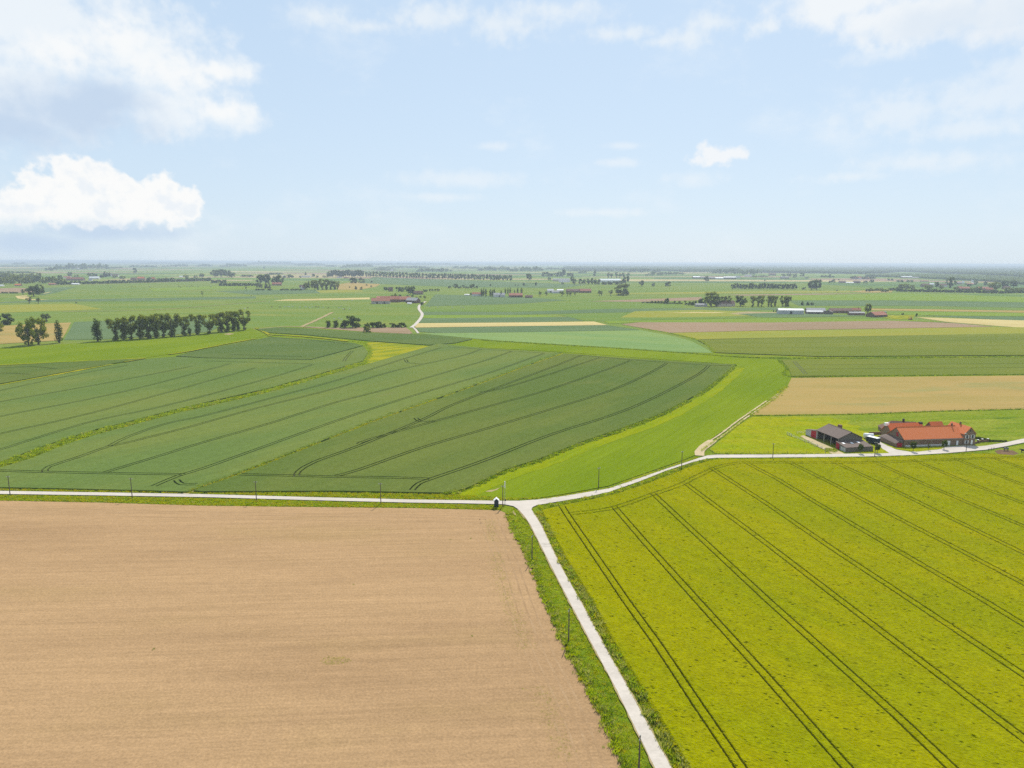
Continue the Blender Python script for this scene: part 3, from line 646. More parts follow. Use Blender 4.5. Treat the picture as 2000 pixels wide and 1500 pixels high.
# ------------------------------------------------------------------ grasses, reeds and weeds
M['tuft_green'] = leaf_mat('verge_grass', rgb(0.27, 0.37, 0.010), rgb(0.37, 0.43, 0.014), 0.55, 0.5)
M['tuft_dark'] = leaf_mat('dark_sedge', rgb(0.13, 0.21, 0.016), rgb(0.19, 0.26, 0.02), 0.5, 0.5)
M['tuft_pale'] = leaf_mat('seeding_grass', rgb(0.34, 0.36, 0.10), rgb(0.44, 0.43, 0.17), 0.45, 0.6)
M['tuft_yellow'] = leaf_mat('yellow_weeds', rgb(0.36, 0.36, 0.006), rgb(0.46, 0.41, 0.006), 0.45, 0.5)
M['reed'] = leaf_mat('ditch_reed', rgb(0.22, 0.31, 0.04), rgb(0.28, 0.36, 0.05), 0.5, 0.3)
TM = ['tuft_green', 'tuft_dark', 'tuft_pale', 'tuft_yellow', 'reed']
def tufts(name, pts, h, w_, blades, mix, z=0.0):
    """one mesh of many grass clumps; mix = share of each blade colour"""
    pts = np.asarray(pts, float); n = len(pts)
    if n == 0: return
    hh = h * rng.uniform(0.55, 1.25, n) if np.isscalar(h) else np.asarray(h) * rng.uniform(0.6, 1.2, n)
    mid = rng.choice(len(TM), n, p=np.array(mix) / sum(mix))
    blades = int(blades * 1.9)
    c = np.repeat(pts, blades, 0); H = np.repeat(hh, blades); m2 = np.repeat(mid, blades); k = len(c)
    a = rng.uniform(0, 2 * math.pi, k); r_ = w_ * np.sqrt(rng.random(k)) * 0.5
    b = np.stack([c[:, 0] + r_ * np.cos(a), c[:, 1] + r_ * np.sin(a), np.full(k, z)], -1)
    t = rng.uniform(0, math.pi, k); wd = H * rng.uniform(0.035, 0.09, k)
    dx = np.stack([np.cos(t) * wd, np.sin(t) * wd, np.zeros(k)], -1)
    lean = H * rng.uniform(0.1, 0.6, k)
    tip = b + np.stack([np.cos(a) * lean, np.sin(a) * lean, H * rng.uniform(0.7, 1.0, k)], -1)
    mp = b * 0.45 + tip * 0.55 + np.stack([np.zeros(k), np.zeros(k), H * 0.12], -1)
    V = np.stack([b - dx, b + dx, mp + dx * 1.1, mp - dx * 1.1, tip], 1).reshape(-1, 3)
    i = np.arange(k)[:, None] * 5
    Fq = np.concatenate([np.concatenate([i, i + 1, i + 2], 1), np.concatenate([i, i + 2, i + 3], 1), np.concatenate([i + 3, i + 2, i + 4], 1)], 0)
    me = mesh_np(name, V, Fq, [M[q] for q in TM], np.tile(m2, 3))
    return tag(link(name, me), kind='stuff')
def in_poly(poly, dens, edge=None):
    g = np.array([at(*p)[:2] for p in poly]) if poly and not isinstance(poly[0], Vector) else np.array([p[:2] for p in poly])
    lo, hi = g.min(0), g.max(0); n = int((hi - lo).prod() * dens)
    q = rng.uniform(lo, hi, (n, 2)); ins = np.zeros(n, bool)
    for i in range(len(g)):
        a, b = g[i], g[(i + 1) % len(g)]
        c = (a[1] > q[:, 1]) != (b[1] > q[:, 1])
        ins ^= c & (q[:, 0] < (b[0] - a[0]) * (q[:, 1] - a[1]) / (b[1] - a[1] + 1e-12) + a[0])
    return q[ins]
def along(pts, width, per_m, px=True, gaps=0.0):
    line = smooth_line(G2(pts) if px else pts, 4)
    out = []
    for a, b in zip(line[:-1], line[1:]):
        L_ = (b - a).length; n_ = Vector((-(b - a).y, (b - a).x)); n_.normalize()
        if gaps and mnoise.noise(Vector((a.x * 0.07, a.y * 0.07, 3))) < gaps - 0.5: continue
        for _ in range(max(1, int(L_ * per_m + random.random()))):
            p = a + (b - a) * random.random() + n_ * random.gauss(0, width / 3)
            out.append((p.x, p.y))
    return out
WV = [(1003, 992), (1013, 999), (1025, 1013), (1035, 1030), (1073, 1106), (1113, 1184), (1155, 1263), (1198, 1343), (1275, 1502), (1330, 1605), (1400, 1740), (1315, 1740), (1268, 1605), (1219, 1500), (1186, 1420), (1147, 1340), (1104, 1260), (1067, 1180), (1036, 1100), (1002, 1030), (992, 1003)]
tufts('verge_grass', in_poly(WV, 5), 0.36, 0.7, 8, (6, 2.2, 0.8, 1.2, 0))
tufts('tall_verge_grass', along([(992, 1003), (1002, 1030), (1038, 1100), (1069, 1180), (1107, 1262), (1150, 1342), (1190, 1422), (1224, 1502), (1272, 1607)], 1.5, 7), 0.75, 0.9, 10, (5, 2, 2.2, 0.6, 0))
EV = [(1041, 1000), (1058, 1025), (1093, 1100), (1139, 1182), (1181, 1261), (1226, 1341), (1312, 1500), (1368, 1605), (1395, 1605), (1340, 1500), (1246, 1340), (1197, 1260), (1156, 1180), (1107, 1100), (1075, 1040), (1056, 999)]
tufts('verge_grass', in_poly(EV, 5), 0.5, 0.8, 9, (5, 2, 2.0, 0.7, 0))
tufts('verge_weeds', along([(1052, 1003), (1070, 1035), (1102, 1098), (1150, 1180), (1191, 1260), (1240, 1340), (1330, 1500), (1385, 1605)], 1.6, 3.5), 1.0, 1.0, 12, (2, 2, 4, 1.5, 0))
tufts('verge_grass', in_poly([(-60, 967), (200, 970.5), (400, 974), (600, 979.5), (800, 984.5), (985, 988), (980, 996), (800, 992), (600, 990), (400, 987.5), (200, 981.5), (-60, 976.5)], 6), 0.5, 0.8, 8, (5, 0.8, 1.0, 4.0, 0))
tufts('verge_grass', in_poly([(-60, 954), (100, 957), (300, 961.5), (378, 963), (660, 963), (880, 967), (1000, 974), (1060, 973), (1050, 976), (985, 978.5), (800, 976), (400, 965.5), (0, 959), (-60, 958)], 5), 0.6, 0.8, 8, (4, 0.8, 1.0, 5, 0))
tufts('verge_grass', in_poly([(1050, 988), (1075, 984.5), (1100, 980.5), (1150, 972), (1190, 963), (1250, 942), (1300, 922), (1350, 906), (1380, 898), (1400, 896.3), (1500, 895.5), (1700, 893.5), (1780, 891), (1850, 887), (1900, 884), (1900, 889), (1800, 893), (1600, 899), (1410, 900), (1384, 902.5), (1310, 929.5), (1260, 948.5), (1200, 968.5), (1150, 979.5), (1100, 989.5), (1056, 1000)], 4.5), 0.55, 0.9, 8, (6, 2.2, 1.0, 0.8, 0))
tufts('ditch_sedge', along([(1075, 992), (1150, 975), (1200, 963), (1260, 943), (1310, 924), (1352, 908), (1384, 899)], 1.4, 3), 0.9, 1.0, 10, (3, 4, 1, 0.5, 0))
tufts('verge_grass', along([(1060, 975), (1100, 969), (1190, 953.5), (1250, 933), (1300, 915.5), (1340, 902), (1362, 894)], 1.6, 4), 0.5, 0.8, 8, (4, 2, 1.5, 2.5, 0))
tufts('verge_grass', along([(1392, 887), (1500, 887.5), (1600, 887)], 1.6, 4), 0.6, 0.9, 8, (4, 4, 1, 0.5, 0))
DITCH = [(-120, 938), (0, 911), (62, 890), (125, 866), (187, 847), (250, 831), (350, 804.5), (400, 793), (525, 764.5), (650, 728.5), (712, 709)]
ribbon('ditch_bank', DITCH, 9.0, M['mown_edge'], 0.2)
tufts('ditch_reeds', along(DITCH, 5.5, 7), 1.3, 1.5, 11, (2.5, 1.2, 0.6, 0.6, 6))
tufts('ditch_sedge', along([(712, 709), (724, 690), (716, 673), (690, 667)], 3, 3), 0.8, 1.2, 8, (5, 3, 0, 1, 2))
STRIP = [(368, 963), (476, 925.5), (616, 870.5), (738, 822), (826, 791), (926, 755.5), (1026, 717.5), (1100, 691)]
tufts('strip_grass', along(STRIP, 1.1, 5, gaps=0.15), 0.95, 0.9, 8, (3, 1.5, 2, 3.5, 0))
tufts('strip_sedge', along([(x - 5, y - 1.5) for x, y in STRIP], 0.9, 3), 1.0, 0.9, 8, (2, 6, 0, 0, 0))
SCRUB = [(862, 967), (905, 958), (987, 922), (1050, 902), (1137, 867), (1200, 846), (1285, 814), (1325, 794), (1370, 769), (1407, 741), (1436, 714)]
tufts('boundary_scrub', along(SCRUB, 2.6, 6, gaps=0.12), 0.95, 1.2, 10, (3, 6, 0.7, 0.2, 0))
tufts('ditch_sedge', along([(940, 664.5), (1050, 671.5), (1200, 680.5), (1350, 691), (1450, 698), (1600, 700), (2000, 697)], 3, 4), 1.0, 1.5, 8, (2, 6, 0, 0, 1))
tufts('ditch_sedge', along([(1395, 689), (1384, 676), (1362, 664), (1307, 651), (1255, 642)], 2.5, 3), 0.9, 1.5, 8, (3, 5, 0, 0, 1))
tufts('ditch_sedge', along([(1520, 704), (1537, 719), (1544, 736), (1700, 734.8), (2000, 732)], 2.0, 4), 0.8, 1.2, 8, (2, 6, 0, 0, 0))
tufts('fence_line_grass', along([(1465, 812.5), (1560, 811.5), (1675, 810), (1837, 804), (2000, 800)], 1.2, 4), 0.7, 1.0, 8, (3, 5, 1, 0, 0))
for pts in ([(947, 961), (955, 958.5), (966, 957), (977, 953), (970, 958), (960, 961.5)], [(1001, 1001), (1003, 998), (1007, 1004), (1008, 1008), (1004, 1006)], [(1014, 1001), (1020, 1005), (1027, 1015), (1022, 1013)], [(436, 653), (447, 651), (458, 652), (448, 654.5)], [(1505, 778), (1520, 768), (1524, 770), (1512, 780)]):
    sheet('bare_patch', pts, M['bare'])
tufts('track_weeds', along([(1369, 884), (1378, 876), (1420, 848), (1452, 822)], 0.9, 3), 0.4, 0.7, 8, (4, 1, 2, 1, 0), 0.6)
tufts('field_weeds', along([(1536, 755), (1513, 777), (1465, 812)], 2.5, 3), 0.7, 1.2, 8, (3, 2, 2, 2, 0))
# seedlings along the headland of the arable field
tufts('sparse_weeds', along([(957, 1015), (968, 1080), (985, 1150), (1010, 1210), (1045, 1310), (1075, 1400), (1110, 1490)], 3.4, 15, gaps=0.3), 0.13, 0.4, 5, (3, 2, 4, 0.5, 0), 0.06)
tufts('sparse_weeds', in_poly([(622, 1292), (640, 1282), (672, 1284), (690, 1290), (665, 1297), (640, 1300)], 14), 0.12, 0.4, 6, (5, 2, 2, 1, 0), 0.06)
tufts('sparse_weeds', [tuple(at(x + random.gauss(0, 1.2), y + random.gauss(0, 1.2))[:2]) for x, y in ((922, 1243), (1020, 1346), (1172, 1430), (1178, 1461), (775, 985), (690, 1142), (300, 1268), (920, 1052), (880, 1055)) for _ in range(3)], 0.2, 0.4, 8, (2, 4, 0, 0, 0), 0.06)
# low growth of the paddock round the farm
for q, d_, mx in (([(1480, 816), (1675, 813), (1837, 807), (2000, 803), (2100, 800), (2100, 838), (2000, 855), (1926, 869), (1910, 850), (1720, 840), (1640, 830), (1480, 840)], 0.8, (4, 3, 2, 1.5, 0)), ([(1400, 885), (1455, 832), (1540, 815), (1560, 850), (1640, 886)], 0.7, (4, 2, 1, 4, 0))):
    tufts('pasture_tussocks', in_poly(q, d_), 0.35, 1.0, 7, mx)

# ------------------------------------------------------------------ trees
M['leaf_dark'] = leaf_mat('dark_foliage', rgb(0.066, 0.102, 0.018), rgb(0.11, 0.148, 0.022), 0.45, 0.2)
M['leaf_mid'] = leaf_mat('mid_foliage', rgb(0.14, 0.18, 0.016), rgb(0.235, 0.26, 0.020), 0.45, 0.2)
M['leaf_grey'] = leaf_mat('willow_foliage', rgb(0.11, 0.14, 0.05), rgb(0.16, 0.185, 0.07), 0.4, 0.25)
M['leaf_fresh'] = leaf_mat('fresh_foliage', rgb(0.10, 0.14, 0.035), rgb(0.14, 0.175, 0.045), 0.3, 0.15)
M['bark'] = plain('bark', rgb(0.11, 0.09, 0.07), 0.95, 0.25, 3, (6, 6, 1))
def leaves(bl, n, size, up=0.6):
    bl = np.array(bl, float); wgt = bl[:, 3] ** 2; b = bl[rng.choice(len(bl), n, p=wgt / wgt.sum())]
    d = rng.normal(size=(n, 3)); d /= np.linalg.norm(d, axis=1)[:, None]
    rad = b[:, 3:4] * rng.uniform(0.45, 1.08, (n, 1)); sq = b[:, 4:5] if bl.shape[1] > 4 else 1.0
    c = b[:, :3] + d * rad * np.concatenate([np.ones((n, 2)), np.ones((n, 1)) * sq], 1)
    nr = d + rng.normal(0, 0.6, (n, 3)); nr[:, 2] += up; nr /= np.linalg.norm(nr, axis=1)[:, None]
    t = np.cross(nr, rng.normal(size=(n, 3))); t /= np.linalg.norm(t, axis=1)[:, None]; u = np.cross(nr, t)
    s = size * rng.uniform(0.6, 1.35, (n, 1))
    V = np.stack([c - t * s, c - u * s * 0.7, c + t * s, c + u * s * 0.7], 1).reshape(-1, 3)
    return V, np.arange(n * 4).reshape(-1, 4)
def rblobs(k, fn): return [fn(i / k, random.random, random.gauss) for i in range(k)]
def shape(kind):
    U, g = random.uniform, random.gauss
    bl, limbs = [], []
    if kind == 'avenue':
        for _ in range(20):
            z = U(0.36, 0.92); r_ = 0.28 * math.sqrt(max(0.1, 1 - ((z - 0.68) / 0.36) ** 2)); a = U(0, 6.28)
            q = r_ * math.sqrt(U(0.2, 1)); bl.append((q * math.cos(a), q * math.sin(a), z, U(0.055, 0.115)))
        for _ in range(9): bl.append((g(0, 0.04), g(0, 0.04), U(0.04, 0.45), U(0.055, 0.10)))
        limbs = [((0, 0, 0.3), b[:3]) for b in bl[:9]]; tr = (0.024, 0.85)
    elif kind == 'oak':
        for _ in range(26):
            z = U(0.28, 0.9); r_ = 0.48 * math.sqrt(max(0.08, 1 - ((z - 0.55) / 0.42) ** 2)); a = U(0, 6.28)
            q = r_ * math.sqrt(U(0.15, 1)); bl.append((q * math.cos(a), q * math.sin(a), z, U(0.08, 0.15)))
        for _ in range(4): bl.append((g(0, 0.07), g(0, 0.07), U(0.05, 0.2), U(0.06, 0.1)))
        limbs = [((0, 0, 0.25), b[:3]) for b in bl[:11]]; tr = (0.035, 0.6)
    elif kind == 'round':
        for _ in range(24):
            z = U(0.2, 0.9); r_ = 0.42 * math.sqrt(max(0.05, 1 - ((z - 0.53) / 0.45) ** 2)); a = U(0, 6.28)
            q = r_ * math.sqrt(U(0.3, 1)); bl.append((q * math.cos(a), q * math.sin(a), z, U(0.11, 0.17)))
        limbs = [((0, 0, 0.2), b[:3]) for b in bl[:7]]; tr = (0.035, 0.6)
    elif kind == 'bush':
        for _ in range(22):
            z = U(0.08, 0.85); r_ = 0.5 * math.sqrt(max(0.05, 1 - (z - 0.25) ** 2 / 0.5)); a = U(0, 6.28)
            q = r_ * math.sqrt(U(0.1, 1)); bl.append((q * math.cos(a), q * math.sin(a), z, U(0.12, 0.18)))
        tr = (0.03, 0.4)
    elif kind == 'poplar':
        for i in range(16):
            z = 0.1 + 0.84 * i / 15; r_ = 0.12 * math.sin(math.pi * min(1, 0.12 + z * 0.9)) ** 0.5
            bl.append((g(0, 0.02), g(0, 0.02), z, max(0.03, r_)))
        tr = (0.02, 0.8)
    elif kind == 'column':
        for i in range(20):
            z = 0.12 + 0.8 * i / 19; r_ = 0.2 * math.sqrt(max(0.15, 1 - ((z - 0.5) / 0.55) ** 2)); a = U(0, 6.28)
            bl.append((0.07 * math.cos(a), 0.07 * math.sin(a), z, r_ * 0.8))
        tr = (0.028, 0.7)
    elif kind == 'pollard':
        for _ in range(18):
            a = U(0, 6.28); z = U(0.38, 0.88); r_ = 0.36 * math.sqrt(max(0.1, 1 - ((z - 0.62) / 0.38) ** 2)); q = r_ * U(0.3, 1)
            bl.append((q * math.cos(a), q * math.sin(a), z, U(0.10, 0.15)))
        limbs = [((0, 0, 0.3), b[:3]) for b in bl[:8]]; tr = (0.06, 0.36)
    elif kind == 'clipped':
        for _ in range(22):
            a = U(0, 6.28); z = U(0.42, 0.88); r_ = 0.25 * math.sqrt(max(0.05, 1 - ((z - 0.66) / 0.34) ** 2))
            bl.append((r_ * math.cos(a) * 0.8, r_ * math.sin(a) * 0.8, z, 0.11))
        tr = (0.028, 0.5)
    elif kind == 'bare':
        for _ in range(12):
            a = U(0, 6.28); z = U(0.35, 0.92); q = U(0.05, 0.26); bl.append((q * math.cos(a), q * math.sin(a), z, U(0.04, 0.08)))
        limbs = [((0, 0, 0.25), b[:3]) for b in bl]; tr = (0.03, 0.8)
    elif kind == 'conifer':
        for i in range(14):
            z = 0.14 + 0.8 * i / 13; bl.append((g(0, 0.02), g(0, 0.02), z, 0.22 * (1 - z) + 0.035))
        tr = (0.025, 0.8)
    return bl, limbs, tr
PROTO = {}
LEAF_N = {'avenue': (2000, 0.028), 'oak': (2600, 0.031), 'round': (1800, 0.042), 'bush': (1400, 0.052), 'poplar': (800, 0.024), 'column': (1200, 0.03), 'pollard': (700, 0.04), 'clipped': (1600, 0.036), 'bare': (300, 0.03), 'conifer': (500, 0.04)}
def proto(kind, far, mat, var):
    key = (kind, far, mat, var)
    if key in PROTO: return PROTO[key]
    bl, limbs, tr = shape(kind)
    n, s = LEAF_N[kind]
    if far: n, s = max(150, n // 5), s * 2.1
    V, Fq = leaves(bl, n, s)
    mb = MB()
    mb.tube([(0, 0, -0.01), (0.004, 0, 0.12), (-0.006, 0.004, tr[1] * 0.6), (0.004, 0, tr[1])], [tr[0] * 1.25, tr[0], tr[0] * 0.75, tr[0] * 0.25], 5 if far else 7)
    if not far:
        for a, b in limbs:
            a, b = Vector(a), Vector(b); mid = a.lerp(b, 0.5) + Vector((0, 0, 0.03)); mb.tube([a, mid, b], [tr[0] * 0.55, tr[0] * 0.35, tr[0] * 0.12], 5)
    if far:
        me = mb.mesh(kind + '_tree', [M['bark'], M[mat]])
        nv = len(me.vertices)
        tv = np.array([v.co[:] for v in me.vertices]); tf = [tuple(p.vertices) for p in me.polygons]
        me2 = bpy.data.meshes.new(kind + '_tree'); me2.from_pydata(np.concatenate([tv, V]).tolist(), [], tf + (Fq + nv).tolist())
        me2.materials.append(M['bark']); me2.materials.append(M[mat])
        me2.polygons.foreach_set('material_index', [0] * len(tf) + [1] * len(Fq)); me2.update(); bpy.data.meshes.remove(me)
        PROTO[key] = (me2,)
    else:
        PROTO[key] = (mb.mesh('trunk', M['bark']), mesh_np('crown', V, Fq, [M[mat]]))
    return PROTO[key]
ASPECT = {'avenue': 0.62, 'oak': 1.1, 'round': 0.95, 'bush': 1.15, 'poplar': 0.26, 'column': 0.5, 'pollard': 0.85, 'clipped': 0.62, 'bare': 0.65, 'conifer': 0.42}
NM = {'avenue': 'lime_tree', 'oak': 'oak_tree', 'round': 'round_tree', 'bush': 'bush', 'poplar': 'poplar_tree', 'column': 'column_tree', 'pollard': 'willow_tree', 'clipped': 'clipped_tree', 'bare': 'sparse_tree', 'conifer': 'conifer_tree'}
NT = [0]
def tree(kind, px, base, h, label, wpx=None, mat='leaf_mid', group=None, far=None, cat=None, name=None):
    NT[0] += 1
    p = at(px, base); H_ = hgt(px, base, base - h)
    if far is None: far = h < 12
    pr = proto(kind, far, mat, NT[0] % (3 if far else 4))
    sx = 1.0
    if wpx: sx = (wpx / h) / ASPECT[kind]
    sx *= random.uniform(0.94, 1.06)
    nm = name or NM[kind]; rz = random.uniform(0, 6.28)
    if far:
        o = link(nm, pr[0], None, p); o.rotation_euler = (0, 0, rz); o.scale = (H_ * sx, H_ * sx, H_)
    else:
        o = empty(nm, p, rz); o.scale = (H_ * sx, H_ * sx, H_)
        link('trunk', pr[0], o); link('crown', pr[1], o)
    return tag(o, label, cat or ('bush' if kind == 'bush' else 'tree'), group)
ORD = ['first', 'second', 'third', 'fourth', 'fifth', 'sixth', 'seventh', 'eighth', 'ninth', 'tenth', 'eleventh', 'twelfth', 'thirteenth', 'fourteenth', 'fifteenth', 'sixteenth', 'seventeenth', 'eighteenth', 'nineteenth', 'twentieth']

# the row beside the left-hand meadow
tree('column', 191, 666.5, 44, 'dense dark tree standing alone at the left end of the tall row', 23, 'leaf_dark', 'tall row by the meadow')
row = [(226, 664.5, 46), (241, 663.5, 44), (257, 662.5, 47), (274, 661.5, 48), (290, 660.5, 47), (306, 659.5, 48), (320, 658.5, 47), (335, 657.5, 47)]
for i, (x, b, h) in enumerate(row):
    tree('avenue', x, b, h, f'tall leafy tree, {ORD[i]} from the left in the dense run of the meadow row', 33, 'leaf_mid', 'tall row by the meadow')
row2 = [(360, 655.5, 40), (386, 653.5, 43), (410, 651.5, 39), (432, 648.5, 38), (444, 647.5, 42), (456, 646.5, 42), (477, 644.5, 41)]
for i, (x, b, h) in enumerate(row2):
    tree('avenue', x, b, h, f'tall open tree, {ORD[i]} past the gap on the right of the meadow row', 29, 'leaf_mid', 'tall row by the meadow')
for x, b, h, l in ((371, 655, 16, 'small dark bush between two tall trees of the meadow row'), (466, 645.5, 17, 'dark bush under the right end of the meadow row')):
    tree('column', x, b, h, l, 10, 'leaf_dark', cat='bush', name='bush')
tree('oak', 56, 675, 55, 'broad spreading tree on the field edge beside the brown field, nearest the left', 46, 'leaf_mid')
tree('oak', 75, 672.5, 52, 'broad tree with a pale trunk between the spreading tree and the narrow poplar', 44, 'leaf_mid')
tree('poplar', 116, 669.5, 47, 'narrow dark poplar standing alone beside the bluish wheat', 15, 'leaf_dark')
tree('oak', -6, 654, 26, 'tree cut by the left edge beside the brown field', 30, 'leaf_mid')
tree('bush', 8, 634, 23, 'dark rounded thicket at the left edge behind the brown field', 36, 'leaf_dark')
tree('pollard', 91, 628, 17, 'grey-green willow behind the two spreading trees', 22, 'leaf_grey')
tree('pollard', 86, 633, 13, 'small grey willow in front of the larger willow', 14, 'leaf_grey')
for x in (8, 19): tree('bush', x, 634.5, 8, 'low dark bush under the thicket at the left edge', 10, 'leaf_dark', 'low bushes at the left edge')
tree('round', 66, 579, 21, 'big dark rounded tree in the left pasture', 27, 'leaf_dark')
tree('round', 78, 575, 21, 'taller round tree tucked behind the big dark one', 20, 'leaf_dark')
tree('pollard', 45, 576, 12, 'small grey tree left of the big dark rounded tree', 10, 'leaf_grey')
tree('pollard', 57.5, 592.5, 13, 'left one of two grey willows on the dark bank', 12, 'leaf_grey')
tree('pollard', 75, 592.5, 12, 'right one of two grey willows on the dark bank', 10, 'leaf_grey')
for x in (5, 12, 20, 26, 32): tree('bush', x, 573, 3.4, 'low clipped hedge plant at the edge of the far left field', 7, 'leaf_dark', 'low hedge in the far left field')
tree('bare', 396, 579, 11.5, 'lone leaning tree in the green pasture', 7, 'leaf_dark', far=True)
tree('bare', 481, 568.5, 9, 'thin tree beside the hedge end in the pasture', 6, 'leaf_grey', far=True)
# bushes beside the far lane
tree('column', 641, 640, 14.5, 'small dark bush at the left end of the lane hedge', 13, 'leaf_dark', cat='bush', name='bush')
tree('column', 656, 640, 15, 'second small dark bush of the lane hedge, beside the big one', 15, 'leaf_dark', cat='bush', name='bush')
tree('bush', 689, 640, 25, 'largest dark bush of the hedge near the pale lane', 36, 'leaf_dark')
for x, w_, h in ((672, 16, 11), (722, 22, 11), (737, 24, 13), (748, 14, 9)): tree('bush', x, 640, h, 'low bush in the middle of the hedge near the pale lane', w_, 'leaf_dark', 'low bushes of the lane hedge')
for x, w_, h in ((768, 20, 9), (785, 22, 10)): tree('bush', x, 639.5, h, 'low dark bush at the lane end of the hedge', w_, 'leaf_dark', 'bushes at the lane end of the hedge')
tree('bush', 716, 649.5, 14, 'round bush standing alone on the brown field', 16, 'leaf_mid')

# mid-distance clumps, hedges and orchards (photograph x, base y, height, width, kind, leaf)
def clump(label, group, items, far=None):
    items = sorted(items, key=lambda q: q[1])
    for i, it in enumerate(items):
        k, x, b, h, w_, mt = it
        tree(k, x, b, h, label if len(items) > 20 else f'{label}, {ORD[i] if i < len(items) - 1 else "last"} from left', w_, mt, group, far)
clump('dark tree in the thick dome-shaped clump right of the village', 'dome-shaped clump', [('round', 420, 541, 14, 18, 'leaf_dark'), ('round', 432, 541.5, 16, 20, 'leaf_dark'), ('round', 444, 541, 13, 18, 'leaf_dark'), ('round', 453, 542, 10, 14, 'leaf_dark')])
clump('dark tree of the short hedge in front of the dome-shaped clump', 'short dark hedge', [('bush', x, 553, 7, 9, 'leaf_dark') for x in (416, 423, 430, 437)] + [('poplar', 441, 552, 7, 4, 'leaf_dark')])
clump('low bush of the long hedge beyond the pasture', 'long pasture hedge', [('bush', 432 + i * 6.5, 558.6 + i * 0.02, 6 + random.random() * 1.5, 9, 'leaf_dark') for i in range(12)])
clump('tree with bare lower trunk over the brick cottage', 'trees over the brick cottage', [('round', 509, 556, 20, 16, 'leaf_dark'), ('round', 519, 556, 21, 18, 'leaf_dark'), ('round', 537, 557, 19, 14, 'leaf_dark'), ('round', 547, 557, 20, 15, 'leaf_dark')])
clump('bushy tree beside the brick cottage', 'bushes beside the brick cottage', [('bush', 523, 564, 13, 14, 'leaf_grey'), ('bush', 507, 562, 8, 14, 'leaf_grey')])
clump('low hedge bush along the field below the brick cottage', 'hedge below the brick cottage', [('bush', x, 567, 3.5, 11, 'leaf_dark') for x in (503, 512, 527, 552, 560, 571, 579, 586)])
clump('leafy tree in the tall clump beside the grey-gabled house', 'tall clump beside the grey-gabled house', [('round', 600, 565.5, 18, 13, 'leaf_mid'), ('round', 614, 566, 20, 14, 'leaf_mid'), ('avenue', 621, 566, 20, 13, 'leaf_mid'), ('avenue', 629, 566, 22, 14, 'leaf_mid'), ('avenue', 637, 566, 21, 14, 'leaf_mid'), ('avenue', 646, 565.5, 19, 13, 'leaf_mid'), ('avenue', 654, 565.5, 18, 14, 'leaf_mid'), ('avenue', 660, 565, 16, 10, 'leaf_mid')], False)
tree('bush', 690, 553, 12, 'round dark bush at the head of the fallow field', 18, 'leaf_dark')
tree('bush', 706, 552, 10, 'paler round bush beside the dark one at the fallow field', 16, 'leaf_grey')
clump('small shrub dotted over the fallow field', 'shrubs on the fallow field', [('bush', 683, 562, 3, 3, 'leaf_dark'), ('conifer', 695, 565, 7, 6, 'leaf_grey'), ('bush', 706, 566, 6, 6, 'leaf_grey'), ('bush', 716, 558, 3, 4, 'leaf_dark'), ('bush', 725, 561, 4, 4, 'leaf_grey'), ('bush', 726, 552, 4, 6, 'leaf_grey')])
# the long avenue beyond
av = []
x = 645
while x < 705: av.append(('round', x, 541.5, random.uniform(13, 15.5), 10, 'leaf_dark')); x += random.uniform(4.5, 6)
clump('dark tree in the dense wood at the avenue end', 'wood at the avenue end', av)
av = []; x = 703
while x < 998:
    if not (884 < x < 888 or 960 < x < 963): av.append(('round', x, 540.5 + (x - 700) * 0.0285, random.uniform(10, 12.5), random.uniform(6.5, 8), 'leaf_dark'))
    x += random.uniform(5.2, 7.2)
clump('tree in the long straight avenue across the far fields', 'long avenue', av)
tree('poplar', 639.5, 542, 12, 'slim poplar at the left end of the long avenue', 4, 'leaf_dark')
# farm with red roofs
tree('round', 771, 588, 16, 'tree standing among the red roofs of the farm', 14, 'leaf_mid')
tree('bush', 781, 580, 5, 'small bush behind the red barn', 8, 'leaf_dark')
tree('bush', 824, 596, 7, 'dark bush beside the farm entrance', 8, 'leaf_dark')
tree('bare', 830, 587, 9, 'small tree where the pale lane meets the red-roofed farm', 8, 'leaf_mid', far=True)
clump('small orchard tree behind the red-roofed farm', 'orchard behind the red-roofed farm', [('bush', 796, 580, 4, 6, 'leaf_dark'), ('bush', 806, 580, 4, 6, 'leaf_dark'), ('bush', 814, 582, 4, 5, 'leaf_mid'), ('bush', 821, 581.5, 4, 6, 'leaf_mid'), ('bush', 829, 581, 4, 5, 'leaf_mid')])
clump('round-headed tree at the house behind the red-roofed farm', 'trees at the house behind the red farm', [('bush', 753, 567, 7, 12, 'leaf_dark'), ('round', 778, 570, 10, 12, 'leaf_dark'), ('round', 785, 570, 9, 12, 'leaf_dark'), ('round', 796, 569, 10, 12, 'leaf_dark'), ('round', 806, 570, 11, 14, 'leaf_dark')])
tree('round', 801, 576, 15, 'largest round tree at the house behind the red-roofed farm', 17, 'leaf_dark')
clump('clipped tree in the short line right of that house', 'short clipped line', [('bush', 828, 570, 5, 7, 'leaf_dark'), ('bush', 833, 570, 5, 7, 'leaf_dark'), ('round', 840, 569, 5, 5, 'leaf_dark'), ('round', 845, 569, 5, 5, 'leaf_dark'), ('round', 850, 569, 5, 4, 'leaf_dark'), ('round', 854, 569, 5, 4, 'leaf_dark'), ('round', 857, 569, 5, 4, 'leaf_dark')])
clump('bush in the isolated garden hedge among the wheat', 'isolated garden hedge', [('bush', 878, 563, 5, 8, 'leaf_dark'), ('bush', 890, 562.5, 9, 12, 'leaf_dark'), ('bush', 899, 563, 4, 9, 'leaf_dark'), ('bush', 905, 562, 6, 6, 'leaf_dark'), ('bush', 912, 563, 4, 8, 'leaf_dark'), ('bush', 923, 563, 9, 13, 'leaf_dark'), ('bush', 931, 563, 5, 6, 'leaf_dark')])
